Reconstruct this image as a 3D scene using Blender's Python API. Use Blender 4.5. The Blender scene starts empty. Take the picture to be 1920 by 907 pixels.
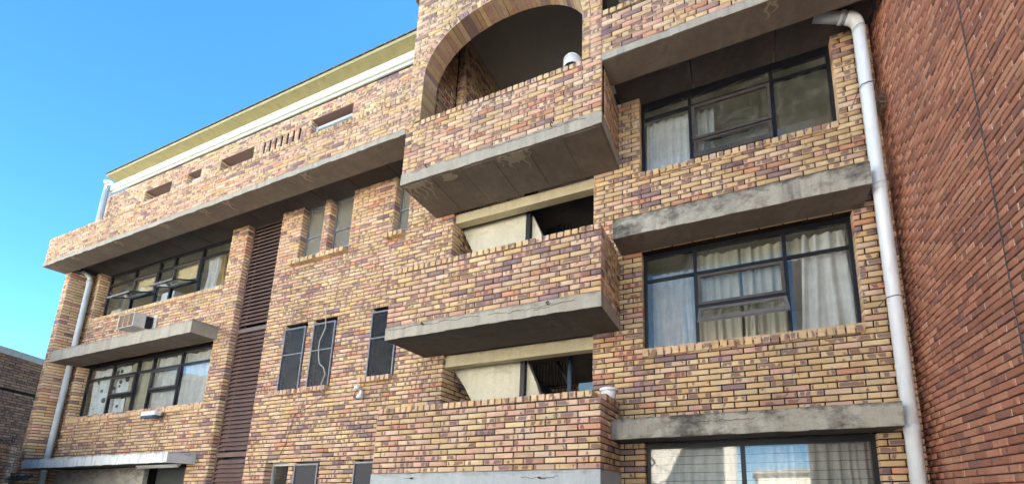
import bpy, bmesh, math, random
import numpy as np
from mathutils import Vector, Matrix
random.seed(7); rng = np.random.default_rng(7)
sc = bpy.context.scene; COL = sc.collection

# ------------------------------------------------------------------ camera
cam_d = bpy.data.cameras.new('camera'); cam = bpy.data.objects.new('camera', cam_d); COL.objects.link(cam)
CAMP = Vector((1.676, -5.452, -0.321)); yaw, pitch, roll = .325, .172, -.001
fwd = Vector((-math.sin(yaw)*math.cos(pitch), math.cos(yaw)*math.cos(pitch), math.sin(pitch)))
rt = Vector((math.cos(yaw), math.sin(yaw), 0)); up = rt.cross(fwd)
rt, up = rt*math.cos(roll)+up*math.sin(roll), up*math.cos(roll)-rt*math.sin(roll)
M = Matrix((rt, up, -fwd)).transposed().to_4x4(); M.translation = CAMP
cam.matrix_world = M
cam_d.sensor_width = 36; cam_d.lens = 744.88/1920*36
cam_d.shift_x = (960-1144.2)/1920; cam_d.shift_y = (798.46-453.5)/1920
cam_d.clip_start = .05; cam_d.clip_end = 3000; sc.camera = cam
# ------------------------------------------------------------------ sky, sun, exposure
SUN_EL, SUN_AZ = math.radians(40), math.radians(26)      # azimuth clockwise from +Y: the sun stands behind the building
w = bpy.data.worlds.new('World'); sc.world = w; w.use_nodes = True
wn, wl = w.node_tree.nodes, w.node_tree.links
sky = wn.new('ShaderNodeTexSky'); sky.sky_type = 'NISHITA'; sky.sun_disc = False
sky.sun_elevation = SUN_EL; sky.sun_rotation = SUN_AZ; sky.altitude = 3000; sky.ozone_density = .7; sky.dust_density = .0; sky.air_density = .65
hs = wn.new('ShaderNodeHueSaturation'); hs.inputs['Saturation'].default_value = 1.24; hs.inputs['Hue'].default_value = .482
wl.new(sky.outputs[0], hs.inputs['Color']); wl.new(hs.outputs[0], wn['Background'].inputs[0])
wn['Background'].inputs[1].default_value = .076
sd = bpy.data.lights.new('sun', 'SUN'); sd.energy = 5; sd.angle = math.radians(.5); sd.color = (1, .95, .87)
so = bpy.data.objects.new('sun', sd); COL.objects.link(so)
S = Vector((math.sin(SUN_AZ)*math.cos(SUN_EL), math.cos(SUN_AZ)*math.cos(SUN_EL), math.sin(SUN_EL)))
so.rotation_euler = S.to_track_quat('Z', 'Y').to_euler(); so.location = (20, 20, 30)
sc.view_settings.view_transform = 'Standard'; sc.view_settings.look = 'None'; sc.view_settings.gamma = 1
sc.view_settings.exposure = 3.15
sc.cycles.max_bounces = 8; sc.cycles.diffuse_bounces = 5; sc.cycles.transparent_max_bounces = 12
sc.cycles.sample_clamp_indirect = 6

# ------------------------------------------------------------------ node helper
class N:
    def __init__(s, name):
        s.m = bpy.data.materials.new(name); s.m.use_nodes = True; s.t = s.m.node_tree
        s.b = s.t.nodes['Principled BSDF']; s.out = s.t.nodes['Material Output']
    def n(s, typ, props=None, **inp):
        x = s.t.nodes.new(typ)
        for k, v in (props or {}).items(): setattr(x, k, v)
        for k, v in inp.items():
            k = int(k[1:]) if k[0] == '_' and k[1:].isdigit() else k.replace('_', ' ')
            s.set(x.inputs[k], v)
        return x
    def set(s, sock, v):
        if isinstance(v, bpy.types.Node): v = v.outputs[0]
        if isinstance(v, bpy.types.NodeSocket): s.t.links.new(v, sock)
        else: sock.default_value = v
    def math(s, op, a, b=0, c=0): return s.n('ShaderNodeMath', {'operation': op}, _0=a, _1=b, _2=c)
    def noise(s, vec, scale, detail=3, rough=.6, **k): return s.n('ShaderNodeTexNoise', None, Vector=vec, Scale=scale, Detail=detail, Roughness=rough, **k)
    def ramp(s, fac, stops, interp='LINEAR'):
        r = s.n('ShaderNodeValToRGB', None, Fac=fac); r.color_ramp.interpolation = interp
        e = r.color_ramp.elements
        while len(e) < len(stops): e.new(.5)
        for el, (p, c) in zip(e, stops): el.position = p; el.color = c if len(c) == 4 else (*c, 1)
        return r
    def mix(s, f, a, b, mode='MIX'):
        x = s.n('ShaderNodeMix', {'data_type': 'RGBA', 'blend_type': mode}); s.set(x.inputs[0], f); s.set(x.inputs[6], a); s.set(x.inputs[7], b)
        return x.outputs[2]
    def coord(s, which='Object'): return s.n('ShaderNodeTexCoord').outputs[which]
    def scale(s, vec, sc3): return s.n('ShaderNodeVectorMath', {'operation': 'MULTIPLY'}, _0=vec, _1=sc3)
    def bump(s, h, strength=.3, dist=.01): s.set(s.b.inputs['Normal'], s.n('ShaderNodeBump', None, Height=h, Strength=strength, Distance=dist))
    def fin(s, color=None, rough=.85, spec=.3):
        if color is not None: s.set(s.b.inputs['Base Color'], color if not isinstance(color, tuple) or len(color) == 4 else (*color, 1))
        s.set(s.b.inputs['Roughness'], rough); s.set(s.b.inputs['Specular IOR Level'], spec); return s.m

# brick colours: per-brick value 'bid' and brick-local coordinates 'bl'
def brick_mat(name, src, pal, spot=(.175, .11, .125), spot_p=.75, warm=None, rough=.9, grain=1.0, dirt=(.10, .085, .07), dirt_amt=.35):
    k = N(name)
    if src == 'geom':
        bid = k.n('ShaderNodeAttribute', {'attribute_name': 'bid'}).outputs['Fac']
        loc = k.n('ShaderNodeAttribute', {'attribute_name': 'bl'}).outputs['Vector']
    else:
        bid = k.n('ShaderNodeAttribute', {'attribute_name': 'bid', 'attribute_type': 'OBJECT'}).outputs['Fac']
        l0 = k.n('ShaderNodeAttribute', {'attribute_name': 'bl'}).outputs['Vector']
        off = k.n('ShaderNodeCombineXYZ', None, X=k.math('MULTIPLY', bid, 31.), Y=k.math('MULTIPLY', bid, 17.), Z=k.math('MULTIPLY', bid, 53.))
        loc = k.n('ShaderNodeVectorMath', {'operation': 'ADD'}, _0=l0, _1=off).outputs[0]
    base = k.ramp(bid, pal, 'CONSTANT')
    r2 = k.math('FRACT', k.math('MULTIPLY', bid, 37.7))
    # value wobble between bricks
    val = k.n('ShaderNodeMapRange', None, Value=k.math('FRACT', k.math('MULTIPLY', bid, 91.3)), To_Min=.84, To_Max=1.14)
    c = k.mix(1., base.outputs[0], k.n('ShaderNodeCombineXYZ', None, X=val, Y=val, Z=val), 'MULTIPLY')
    # kiln flash: dark purple blotches inside a brick
    bn = k.noise(k.scale(loc, (15, 1.2, 5)), 1.0, 0, .4)
    thr = k.n('ShaderNodeMapRange', None, Value=r2, From_Min=0, From_Max=spot_p, To_Min=.42, To_Max=.72)
    sp = k.n('ShaderNodeMapRange', None, Value=k.math('SUBTRACT', bn.outputs['Fac'], thr), From_Min=0, From_Max=.045)
    nv_ = k.n('ShaderNodeSeparateXYZ', None, Vector=k.n('ShaderNodeAttribute', {'attribute_name': 'bn'}).outputs['Vector'])
    rim = k.math('MAXIMUM', k.math('POWER', k.math('ABSOLUTE', nv_.outputs['X']), 4.), k.math('ABSOLUTE', nv_.outputs['Z']))
    rim = k.n('ShaderNodeMapRange', None, Value=k.math('ADD', rim, k.math('MULTIPLY', bn.outputs['Fac'], -.25)), From_Min=.50, From_Max=.72, To_Min=1, To_Max=.10)
    c = k.mix(k.math('MULTIPLY', k.math('MULTIPLY', sp, rim), .82), c, (*spot, 1))
    # orange blush
    on = k.noise(k.scale(loc, (6, 12, 12)), 1.0, 2, .5)
    c = k.mix(k.n('ShaderNodeMapRange', None, Value=on.outputs['Fac'], From_Min=.52, From_Max=.75, To_Max=.45), c, (.42, .19, .10, 1))
    g = k.noise(k.scale(loc, (1, 1, 1)), 120*grain, 4 if grain < 1 else 2, .7 if grain < 1 else .5)
    c = k.mix(.55, c, k.ramp(g.outputs['Fac'], [(.25, (.62, .60, .58)), (.42, (.98, .98, .98)), (.8, (1.08, 1.07, 1.05))]).outputs[0], 'MULTIPLY')
    obj = k.n('ShaderNodeNewGeometry').outputs['Position']
    dn = k.noise(k.scale(obj, (.7, .7, .35)), 1.1, 5, .65)
    c = k.mix(k.n('ShaderNodeMapRange', None, Value=dn.outputs['Fac'], From_Min=.52, From_Max=.78, To_Max=dirt_amt), c, (*dirt, 1))
    stv = k.noise(k.scale(obj, (6, 6, .45)), 1.0, 5, .65)
    c = k.mix(k.n('ShaderNodeMapRange', None, Value=stv.outputs['Fac'], From_Min=.56, From_Max=.80, To_Max=.35), c, (*dirt, 1))
    k.bump(g.outputs['Fac'], .5 if grain >= 1 else 1., .004 if grain >= 1 else .012)
    return k.fin(c, rough, .2)
PAL_Y = [(0, (.65, .485, .29)), (.20, (.61, .425, .235)), (.42, (.64, .465, .33)), (.60, (.60, .415, .295)), (.75, (.59, .365, .27)), (.87, (.56, .29, .185)), (.92, (.38, .25, .215)), (.955, (.28, .195, .195))]
PAL_R = [(0, (.46, .20, .125)), (.3, (.52, .235, .15)), (.55, (.40, .17, .115)), (.72, (.55, .27, .17)), (.88, (.33, .155, .12))]
PAL_F = [(0, (.33, .21, .14)), (.3, (.28, .17, .125)), (.6, (.36, .24, .15)), (.8, (.24, .14, .115))]
BY = {s: brick_mat('yellow_face_brick_'+s, s, PAL_Y) for s in ('geom', 'object')}
BR = {s: brick_mat('red_face_brick_'+s, s, PAL_R, spot=(.22, .11, .09), spot_p=.10, grain=.35, dirt=(.30, .17, .12), dirt_amt=.35) for s in ('geom', 'object')}
BF = {s: brick_mat('brown_face_brick_'+s, s, PAL_F, spot=(.1, .06, .06), spot_p=.25) for s in ('geom', 'object')}

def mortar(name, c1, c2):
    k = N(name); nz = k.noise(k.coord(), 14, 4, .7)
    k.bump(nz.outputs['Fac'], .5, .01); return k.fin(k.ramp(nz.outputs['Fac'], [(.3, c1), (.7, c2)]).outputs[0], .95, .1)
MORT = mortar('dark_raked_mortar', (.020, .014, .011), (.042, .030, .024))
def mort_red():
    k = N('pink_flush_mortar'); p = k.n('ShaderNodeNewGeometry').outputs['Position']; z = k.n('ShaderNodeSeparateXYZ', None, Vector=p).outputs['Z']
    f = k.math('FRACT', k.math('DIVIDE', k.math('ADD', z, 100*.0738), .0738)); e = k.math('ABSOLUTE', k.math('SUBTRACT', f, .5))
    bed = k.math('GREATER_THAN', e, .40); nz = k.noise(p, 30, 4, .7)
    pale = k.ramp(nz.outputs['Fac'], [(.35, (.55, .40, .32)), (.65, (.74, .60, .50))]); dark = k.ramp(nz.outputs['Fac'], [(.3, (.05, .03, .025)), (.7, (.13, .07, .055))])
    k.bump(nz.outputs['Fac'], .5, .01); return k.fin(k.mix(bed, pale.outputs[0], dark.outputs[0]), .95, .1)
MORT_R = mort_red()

def concrete(name, c1, c2, stain=(.05, .045, .04), amt=.5, streak=.6, white=0., lo=.45, edge=.6, patch=0):
    k = N(name); p = k.n('ShaderNodeNewGeometry').outputs['Position']
    a = k.noise(k.scale(p, (1, 1, 1)), 1.7, 6, .7); b = k.noise(k.scale(p, (5, 5, .5)), 1.6, 4, .6); f = k.noise(p, 55, 3, .7)
    c = k.ramp(a.outputs['Fac'], [(.3, c1), (.68, c2)]).outputs[0]
    sm = k.math('MULTIPLY', k.n('ShaderNodeMapRange', None, Value=b.outputs['Fac'], From_Min=lo, From_Max=.72), k.n('ShaderNodeMapRange', None, Value=a.outputs['Fac'], From_Min=.35, From_Max=.7))
    c = k.mix(k.math('MULTIPLY', sm, amt), c, (*stain, 1))
    c = k.mix(.5, c, k.ramp(f.outputs['Fac'], [(.3, (.7, .7, .7)), (.6, (1.05, 1.05, 1.05))]).outputs[0], 'MULTIPLY')
    gz = k.n('ShaderNodeSeparateXYZ', None, Vector=k.coord('Generated')).outputs['Z']; en = k.noise(k.scale(p, (3, 3, 6)), 1.5, 5, .75)
    c = k.mix(k.math('MULTIPLY', k.n('ShaderNodeMapRange', None, Value=k.math('ADD', gz, k.math('MULTIPLY', en.outputs['Fac'], 1.3)), From_Min=1.45, From_Max=1.75), edge), c, (*stain, 1))
    if patch:
        pn = k.noise(k.scale(p, (1, 1, 1.6)), .85, 7, .72)
        c = k.mix(k.n('ShaderNodeMapRange', None, Value=pn.outputs['Fac'], From_Min=.475, From_Max=.60, To_Max=.88), c, (*stain, 1))
    if white:
        v = k.noise(k.scale(p, (9, 9, 3)), 1.2, 5, .75)
        c = k.mix(k.n('ShaderNodeMapRange', None, Value=v.outputs['Fac'], From_Min=.62-white*.2, From_Max=.66-white*.2, To_Max=.9), c, (.72, .76, .76, 1))
    h = k.math('ADD', f.outputs['Fac'], k.math('MULTIPLY', a.outputs['Fac'], 2.))
    k.bump(h, .35, .008); return k.fin(c, .9, .2)
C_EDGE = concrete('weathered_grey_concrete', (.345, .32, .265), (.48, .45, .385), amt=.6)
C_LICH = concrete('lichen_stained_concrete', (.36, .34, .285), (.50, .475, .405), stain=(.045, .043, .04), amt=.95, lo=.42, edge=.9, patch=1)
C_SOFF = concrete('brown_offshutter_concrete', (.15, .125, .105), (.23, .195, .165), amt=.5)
C_DARK = concrete('shade_dark_concrete', (.085, .078, .075), (.135, .12, .115), amt=.6)  # shade of the inner soffits is put into this darker tone
C_WHITE = concrete('flaking_white_painted_concrete', (.60, .66, .69), (.78, .82, .84), stain=(.07, .08, .08), amt=.85, white=.4, lo=.46)
C_BLUE = concrete('pale_blue_concrete', (.40, .44, .46), (.52, .56, .58), stain=(.2, .2, .19), amt=.5)  # paler, bluer tone for the lowest balcony slab
C_CREAM = concrete('cream_painted_plaster', (.47, .41, .27), (.60, .54, .38), stain=(.2, .17, .1), amt=.45)
C_PANEL = concrete('cream_stair_plaster', (.55, .52, .42), (.68, .65, .52), stain=(.3, .28, .2), amt=.35)
C_GREYPL = concrete('grey_garage_plaster', (.42, .40, .37), (.50, .48, .44), amt=.2)

def plain(name, col, rough=.5, spec=.4, var=.15, scale=6, metal=0, dirt=None):
    k = N(name); p = k.coord(); a = k.noise(p, scale, 5, .65)
    d = tuple(x*(1-var) for x in col); l = tuple(min(1, x*(1+var)) for x in col)
    c = k.ramp(a.outputs['Fac'], [(.3, d), (.7, l)]).outputs[0]
    if dirt:
        b = k.noise(k.scale(p, (3, 3, .8)), 2.5, 5, .7)
        c = k.mix(k.n('ShaderNodeMapRange', None, Value=b.outputs['Fac'], From_Min=.5, From_Max=.75, To_Max=.7), c, (*dirt, 1))
    k.b.inputs['Metallic'].default_value = metal
    k.bump(a.outputs['Fac'], .15, .004); return k.fin(c, rough, spec)
FRAME = plain('dark_window_frame_paint', (.014, .015, .020), .35, .25, .3)
FRAME_B = plain('bronze_vent_frame_paint', (.075, .065, .062), .45, .3, .3)
BAR = plain('grey_burglar_bar_steel', (.20, .21, .25), .45, .5, .3)
PIPE = plain('white_pvc_pipe', (.80, .86, .92), .35, .5, .04, 3, dirt=(.62, .63, .64))
PIPE_G = plain('grey_painted_pipe', (.55, .63, .70), .5, .4, .08, 3, dirt=(.36, .37, .38))
LOUV = plain('brown_louvre_metal', (.135, .085, .074), .5, .4, .2)
GUT = plain('cream_painted_gutter', (.60, .63, .56), .55, .4, .06, 3, dirt=(.5, .48, .36))
EAVE = plain('olive_cream_fascia', (.42, .38, .19), .6, .3, .12, 4, dirt=(.3, .27, .13))
TILE = plain('brown_roof_tile', (.26, .19, .15), .8, .2, .3)
WHITE = plain('white_plastic', (.74, .76, .78), .4, .5, .05)
WFR = plain('white_window_frame', (.50, .54, .54), .4, .5, .05)
BLUEP = plain('blue_painted_steel', (.06, .09, .17), .5, .4, .2)
BLUEB = plain('blue_board', (.13, .26, .42), .6, .3, .15)
BLACK = plain('black_steel', (.02, .02, .024), .5, .4, .3)
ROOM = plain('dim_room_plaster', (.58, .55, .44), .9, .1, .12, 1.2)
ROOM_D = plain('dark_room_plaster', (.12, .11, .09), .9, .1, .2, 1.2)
DOORM = plain('dark_door_paint', (.05, .06, .06), .5, .4, .2)
ACW = plain('ac_casing_metal', (.62, .64, .64), .5, .4, .08, 4, dirt=(.35, .26, .18))
ACG = plain('rusty_ac_grille', (.19, .12, .075), .7, .3, .4, 20, dirt=(.1, .06, .04))
RUST = plain('rusty_flashing_metal', (.42, .42, .36), .6, .4, .2, 3, dirt=(.35, .16, .08))
IRON = plain('rusty_iron', (.07, .05, .045), .7, .3, .4, 30)
CABLE = plain('dirty_white_cable', (.55, .53, .45), .6, .3, .1)
CABLE_D = plain('thin_dark_cable', (.12, .11, .10), .7, .2, .2)
TWIG = plain('dry_twig', (.20, .16, .12), .9, .1, .4, 20)
DRIP = plain('spilt_cream_paint', (.31, .27, .21), .7, .2, .12, 12)
TUBE = plain('white_tube_lamp', (.72, .74, .70), .3, .5, .04)
NET = plain('black_fly_screen', (.035, .037, .045), .6, .3, .25, 40)
PAPER = plain('yellowed_paper_blind', (.56, .46, .27), .9, .1, .08, 3)
CARD = plain('cream_card_box', (.62, .62, .52), .8, .2, .08)

def cloth(name, c1, c2, trans=.35):
    k = N(name); p = k.coord(); a = k.noise(k.scale(p, (8, 8, .6)), 1.5, 3, .5)
    c = k.ramp(a.outputs['Fac'], [(.3, c1), (.7, c2)]).outputs[0]
    k.fin(c, .95, .05); tr = k.n('ShaderNodeBsdfTranslucent', None, Color=c)
    mx = k.n('ShaderNodeMixShader', None, Fac=trans); k.set(mx.inputs[1], k.b); k.set(mx.inputs[2], tr); k.set(k.out.inputs[0], mx)
    return k.m
CUR_W = cloth('white_curtain_cloth', (.74, .75, .78), (.87, .88, .90)); CUR_C = cloth('cream_curtain_cloth', (.50, .47, .37), (.68, .65, .53))
CUR_O = cloth('ochre_curtain_cloth', (.40, .26, .09), (.55, .38, .15)); CUR_G = cloth('grey_curtain_cloth', (.42, .43, .44), (.58, .59, .60))
def dots():
    k = N('polka_dot_cloth'); p = k.coord()
    v = k.n('ShaderNodeTexVoronoi', {'feature': 'F1'}, Vector=k.scale(p, (1, .001, 1)), Scale=4.2, Randomness=.7)
    inside = k.math('LESS_THAN', v.outputs['Distance'], .36)
    h = k.n('ShaderNodeSeparateColor', None, Color=v.outputs['Color'])
    dc = k.ramp(h.outputs[0], [(0, (.04, .055, .09)), (.7, (.04, .055, .09)), (.71, (.42, .52, .66)), (1, (.5, .6, .72))], 'CONSTANT')
    return k.fin(k.mix(inside, (.74, .78, .84, 1), dc.outputs[0]), .95, .05)
DOTS = dots()
def glass(name, ior=2.0, tint=(.95, .97, .96), rough=.0, dust=.05, base=0.):
    k = N(name); tr = k.n('ShaderNodeBsdfTransparent', None, Color=(*tint, 1)); gl = k.n('ShaderNodeBsdfGlossy', None, Roughness=rough)
    p = k.coord(); wv = k.noise(p, 2.2, 2, .5); bp = k.n('ShaderNodeBump', None, Height=wv.outputs['Fac'], Strength=.03, Distance=.01); k.set(gl.inputs['Normal'], bp)
    bf = k.n('ShaderNodeNewGeometry').outputs['Backfacing']; fr = k.math('MULTIPLY', k.n('ShaderNodeFresnel', None, IOR=ior), k.math('SUBTRACT', 1., bf))
    mx = k.n('ShaderNodeMixShader', None, Fac=fr); k.set(mx.inputs[1], tr); k.set(mx.inputs[2], gl)
    df = k.n('ShaderNodeBsdfDiffuse', None, Color=(.5, .48, .42, 1)); dn = k.noise(k.scale(p, (2, 2, 1.2)), 3, 5, .7)
    m2 = k.n('ShaderNodeMixShader', None, Fac=k.n('ShaderNodeMapRange', None, Value=dn.outputs['Fac'], From_Min=.4, From_Max=.8, To_Min=base, To_Max=base+dust*3)); k.set(m2.inputs[1], mx); k.set(m2.inputs[2], df)
    k.set(k.out.inputs[0], m2); k.t.nodes.remove(k.b); return k.m
GLASS = glass('window_glass'); GLASS_F = glass('obscure_dusty_glass', 1.8, (.6, .64, .58), .18, .0, .30)

# ------------------------------------------------------------------ object helpers
def link(o, parent=None, **props):
    COL.objects.link(o)
    if parent is not None:
        o.parent = parent; o.matrix_parent_inverse = Matrix.Translation(parent_world(parent)).inverted()
    for k_, v in props.items(): o[k_] = v
    return o
def parent_world(p):
    v = Vector(p.location); q = p.parent
    while q is not None: v = v + q.matrix_parent_inverse.translation + 0*v; v = v + Vector(q.location) if q is not None else v; q = q.parent
    return v
PW = {}
def empty(name, loc, label, cat, group=None):
    o = bpy.data.objects.new(name, None); o.location = loc; COL.objects.link(o); o.empty_display_size = .2
    o['label'] = label; o['category'] = cat
    if group: o['group'] = group
    PW[o.name] = Vector(loc); return o
def put(o, parent=None, loc=(0, 0, 0)):
    """link o whose world location is loc; keep world placement under parent"""
    COL.objects.link(o); PW[o.name] = Vector(loc)
    if parent is None: o.location = loc
    else: o.parent = parent; o.location = Vector(loc)-PW[parent.name]
    return o
def tag(o, label, cat, group=None):
    o['label'] = label; o['category'] = cat
    if group: o['group'] = group
    return o
class MB:
    def __init__(s): s.v = []; s.f = []; s.m = []; s.cur = 0
    def add(s, vs, fs):
        b = len(s.v); s.v += [tuple(x) for x in vs]; s.f += [tuple(b+i for i in f) for f in fs]; s.m += [s.cur]*len(fs); return s
    def box(s, x0, x1, y0, y1, z0, z1):
        return s.add([(x0, y0, z0), (x1, y0, z0), (x1, y1, z0), (x0, y1, z0), (x0, y0, z1), (x1, y0, z1), (x1, y1, z1), (x0, y1, z1)],
                     [(0, 3, 2, 1), (4, 5, 6, 7), (0, 1, 5, 4), (1, 2, 6, 5), (2, 3, 7, 6), (3, 0, 4, 7)])
    def bev(s, x0, x1, y0, y1, z0, z1, b=.01):
        bm = bmesh.new(); bmesh.ops.create_cube(bm, size=1)
        for v in bm.verts: v.co = Vector(((x0+x1)/2+v.co.x*(x1-x0), (y0+y1)/2+v.co.y*(y1-y0), (z0+z1)/2+v.co.z*(z1-z0)))
        bmesh.ops.bevel(bm, geom=list(bm.edges), offset=b, segments=2, affect='EDGES', profile=.6)
        bm.verts.index_update(); s.add([v.co for v in bm.verts], [[v.index for v in f.verts] for f in bm.faces]); bm.free(); return s
    def prism(s, poly, y0, y1):      # polygon in XZ extruded along Y
        n = len(poly); vs = [(x, y0, z) for x, z in poly]+[(x, y1, z) for x, z in poly]
        return s.add(vs, [tuple(range(n)), tuple(range(2*n-1, n-1, -1))]+[(i, i+n, (i+1) % n+n, (i+1) % n) for i in range(n)])
    def tube(s, pts, r, seg=8, cap=True):
        pts = [Vector(p) for p in pts]; rs = r if isinstance(r, (list, tuple)) else [r]*len(pts); rings = []
        prev = None
        for i, p in enumerate(pts):
            d = (pts[min(i+1, len(pts)-1)]-pts[max(i-1, 0)]).normalized()
            a = prev if prev is not None else (Vector((0, 0, 1)) if abs(d.z) < .9 else Vector((1, 0, 0)))
            u = (a-d*a.dot(d)).normalized(); prev = u; v = d.cross(u)
            rings.append([p+(u*math.cos(t)+v*math.sin(t))*rs[i] for t in [2*math.pi*k/seg for k in range(seg)]])
        vs = [q for r_ in rings for q in r_]; fs = []
        for i in range(len(pts)-1):
            for k in range(seg): fs.append((i*seg+k, i*seg+(k+1) % seg, (i+1)*seg+(k+1) % seg, (i+1)*seg+k))
        if cap: fs += [tuple(range(seg-1, -1, -1)), tuple(range((len(pts)-1)*seg, len(pts)*seg))]
        return s.add(vs, fs)
    def lathe(s, c, prof, seg=20):   # prof: (r,z) list
        vs = []; fs = []
        for r, z in prof: vs += [(c[0]+r*math.cos(2*math.pi*k/seg), c[1]+r*math.sin(2*math.pi*k/seg), c[2]+z) for k in range(seg)]
        for i in range(len(prof)-1):
            for k in range(seg): fs.append((i*seg+k, i*seg+(k+1) % seg, (i+1)*seg+(k+1) % seg, (i+1)*seg+k))
        return s.add(vs, fs)
    def build(s, name, mats, parent=None, smooth=False, center=True):
        if not isinstance(mats, (list, tuple)): mats = [mats]
        me = bpy.data.meshes.new(name); v = np.array(s.v); c = Vector((v.min(0)+v.max(0))/2) if center else Vector((0, 0, 0)); c.z = float(v[:, 2].min()) if center else 0
        me.from_pydata([Vector(x)-c for x in s.v], [], s.f)
        for m_ in mats: me.materials.append(m_)
        me.polygons.foreach_set('material_index', s.m)
        if smooth: me.polygons.foreach_set('use_smooth', [True]*len(s.f))
        me.update(); bm = bmesh.new(); bm.from_mesh(me); bmesh.ops.recalc_face_normals(bm, faces=bm.faces); bm.to_mesh(me); bm.free()
        o = bpy.data.objects.new(name, me); return put(o, parent, c)
def cells(u0, u1, z0, z1, holes):
    """rectangle minus holes as non-overlapping rectangles (vertical strips)"""
    us = sorted({u0, u1, *[min(max(h[i], u0), u1) for h in holes for i in (0, 1)]}); out = []
    for a, b in zip(us, us[1:]):
        if b-a < 1e-6: continue
        m_ = (a+b)/2; hs_ = sorted([(max(h[2], z0), min(h[3], z1)) for h in holes if h[0] < m_ < h[1] and h[3] > z0 and h[2] < z1])
        z = z0
        for ha, hb in hs_:
            if ha > z+1e-6: out.append((a, b, z, ha))
            z = max(z, hb)
        if z < z1-1e-6: out.append((a, b, z, z1))
    return out

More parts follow.
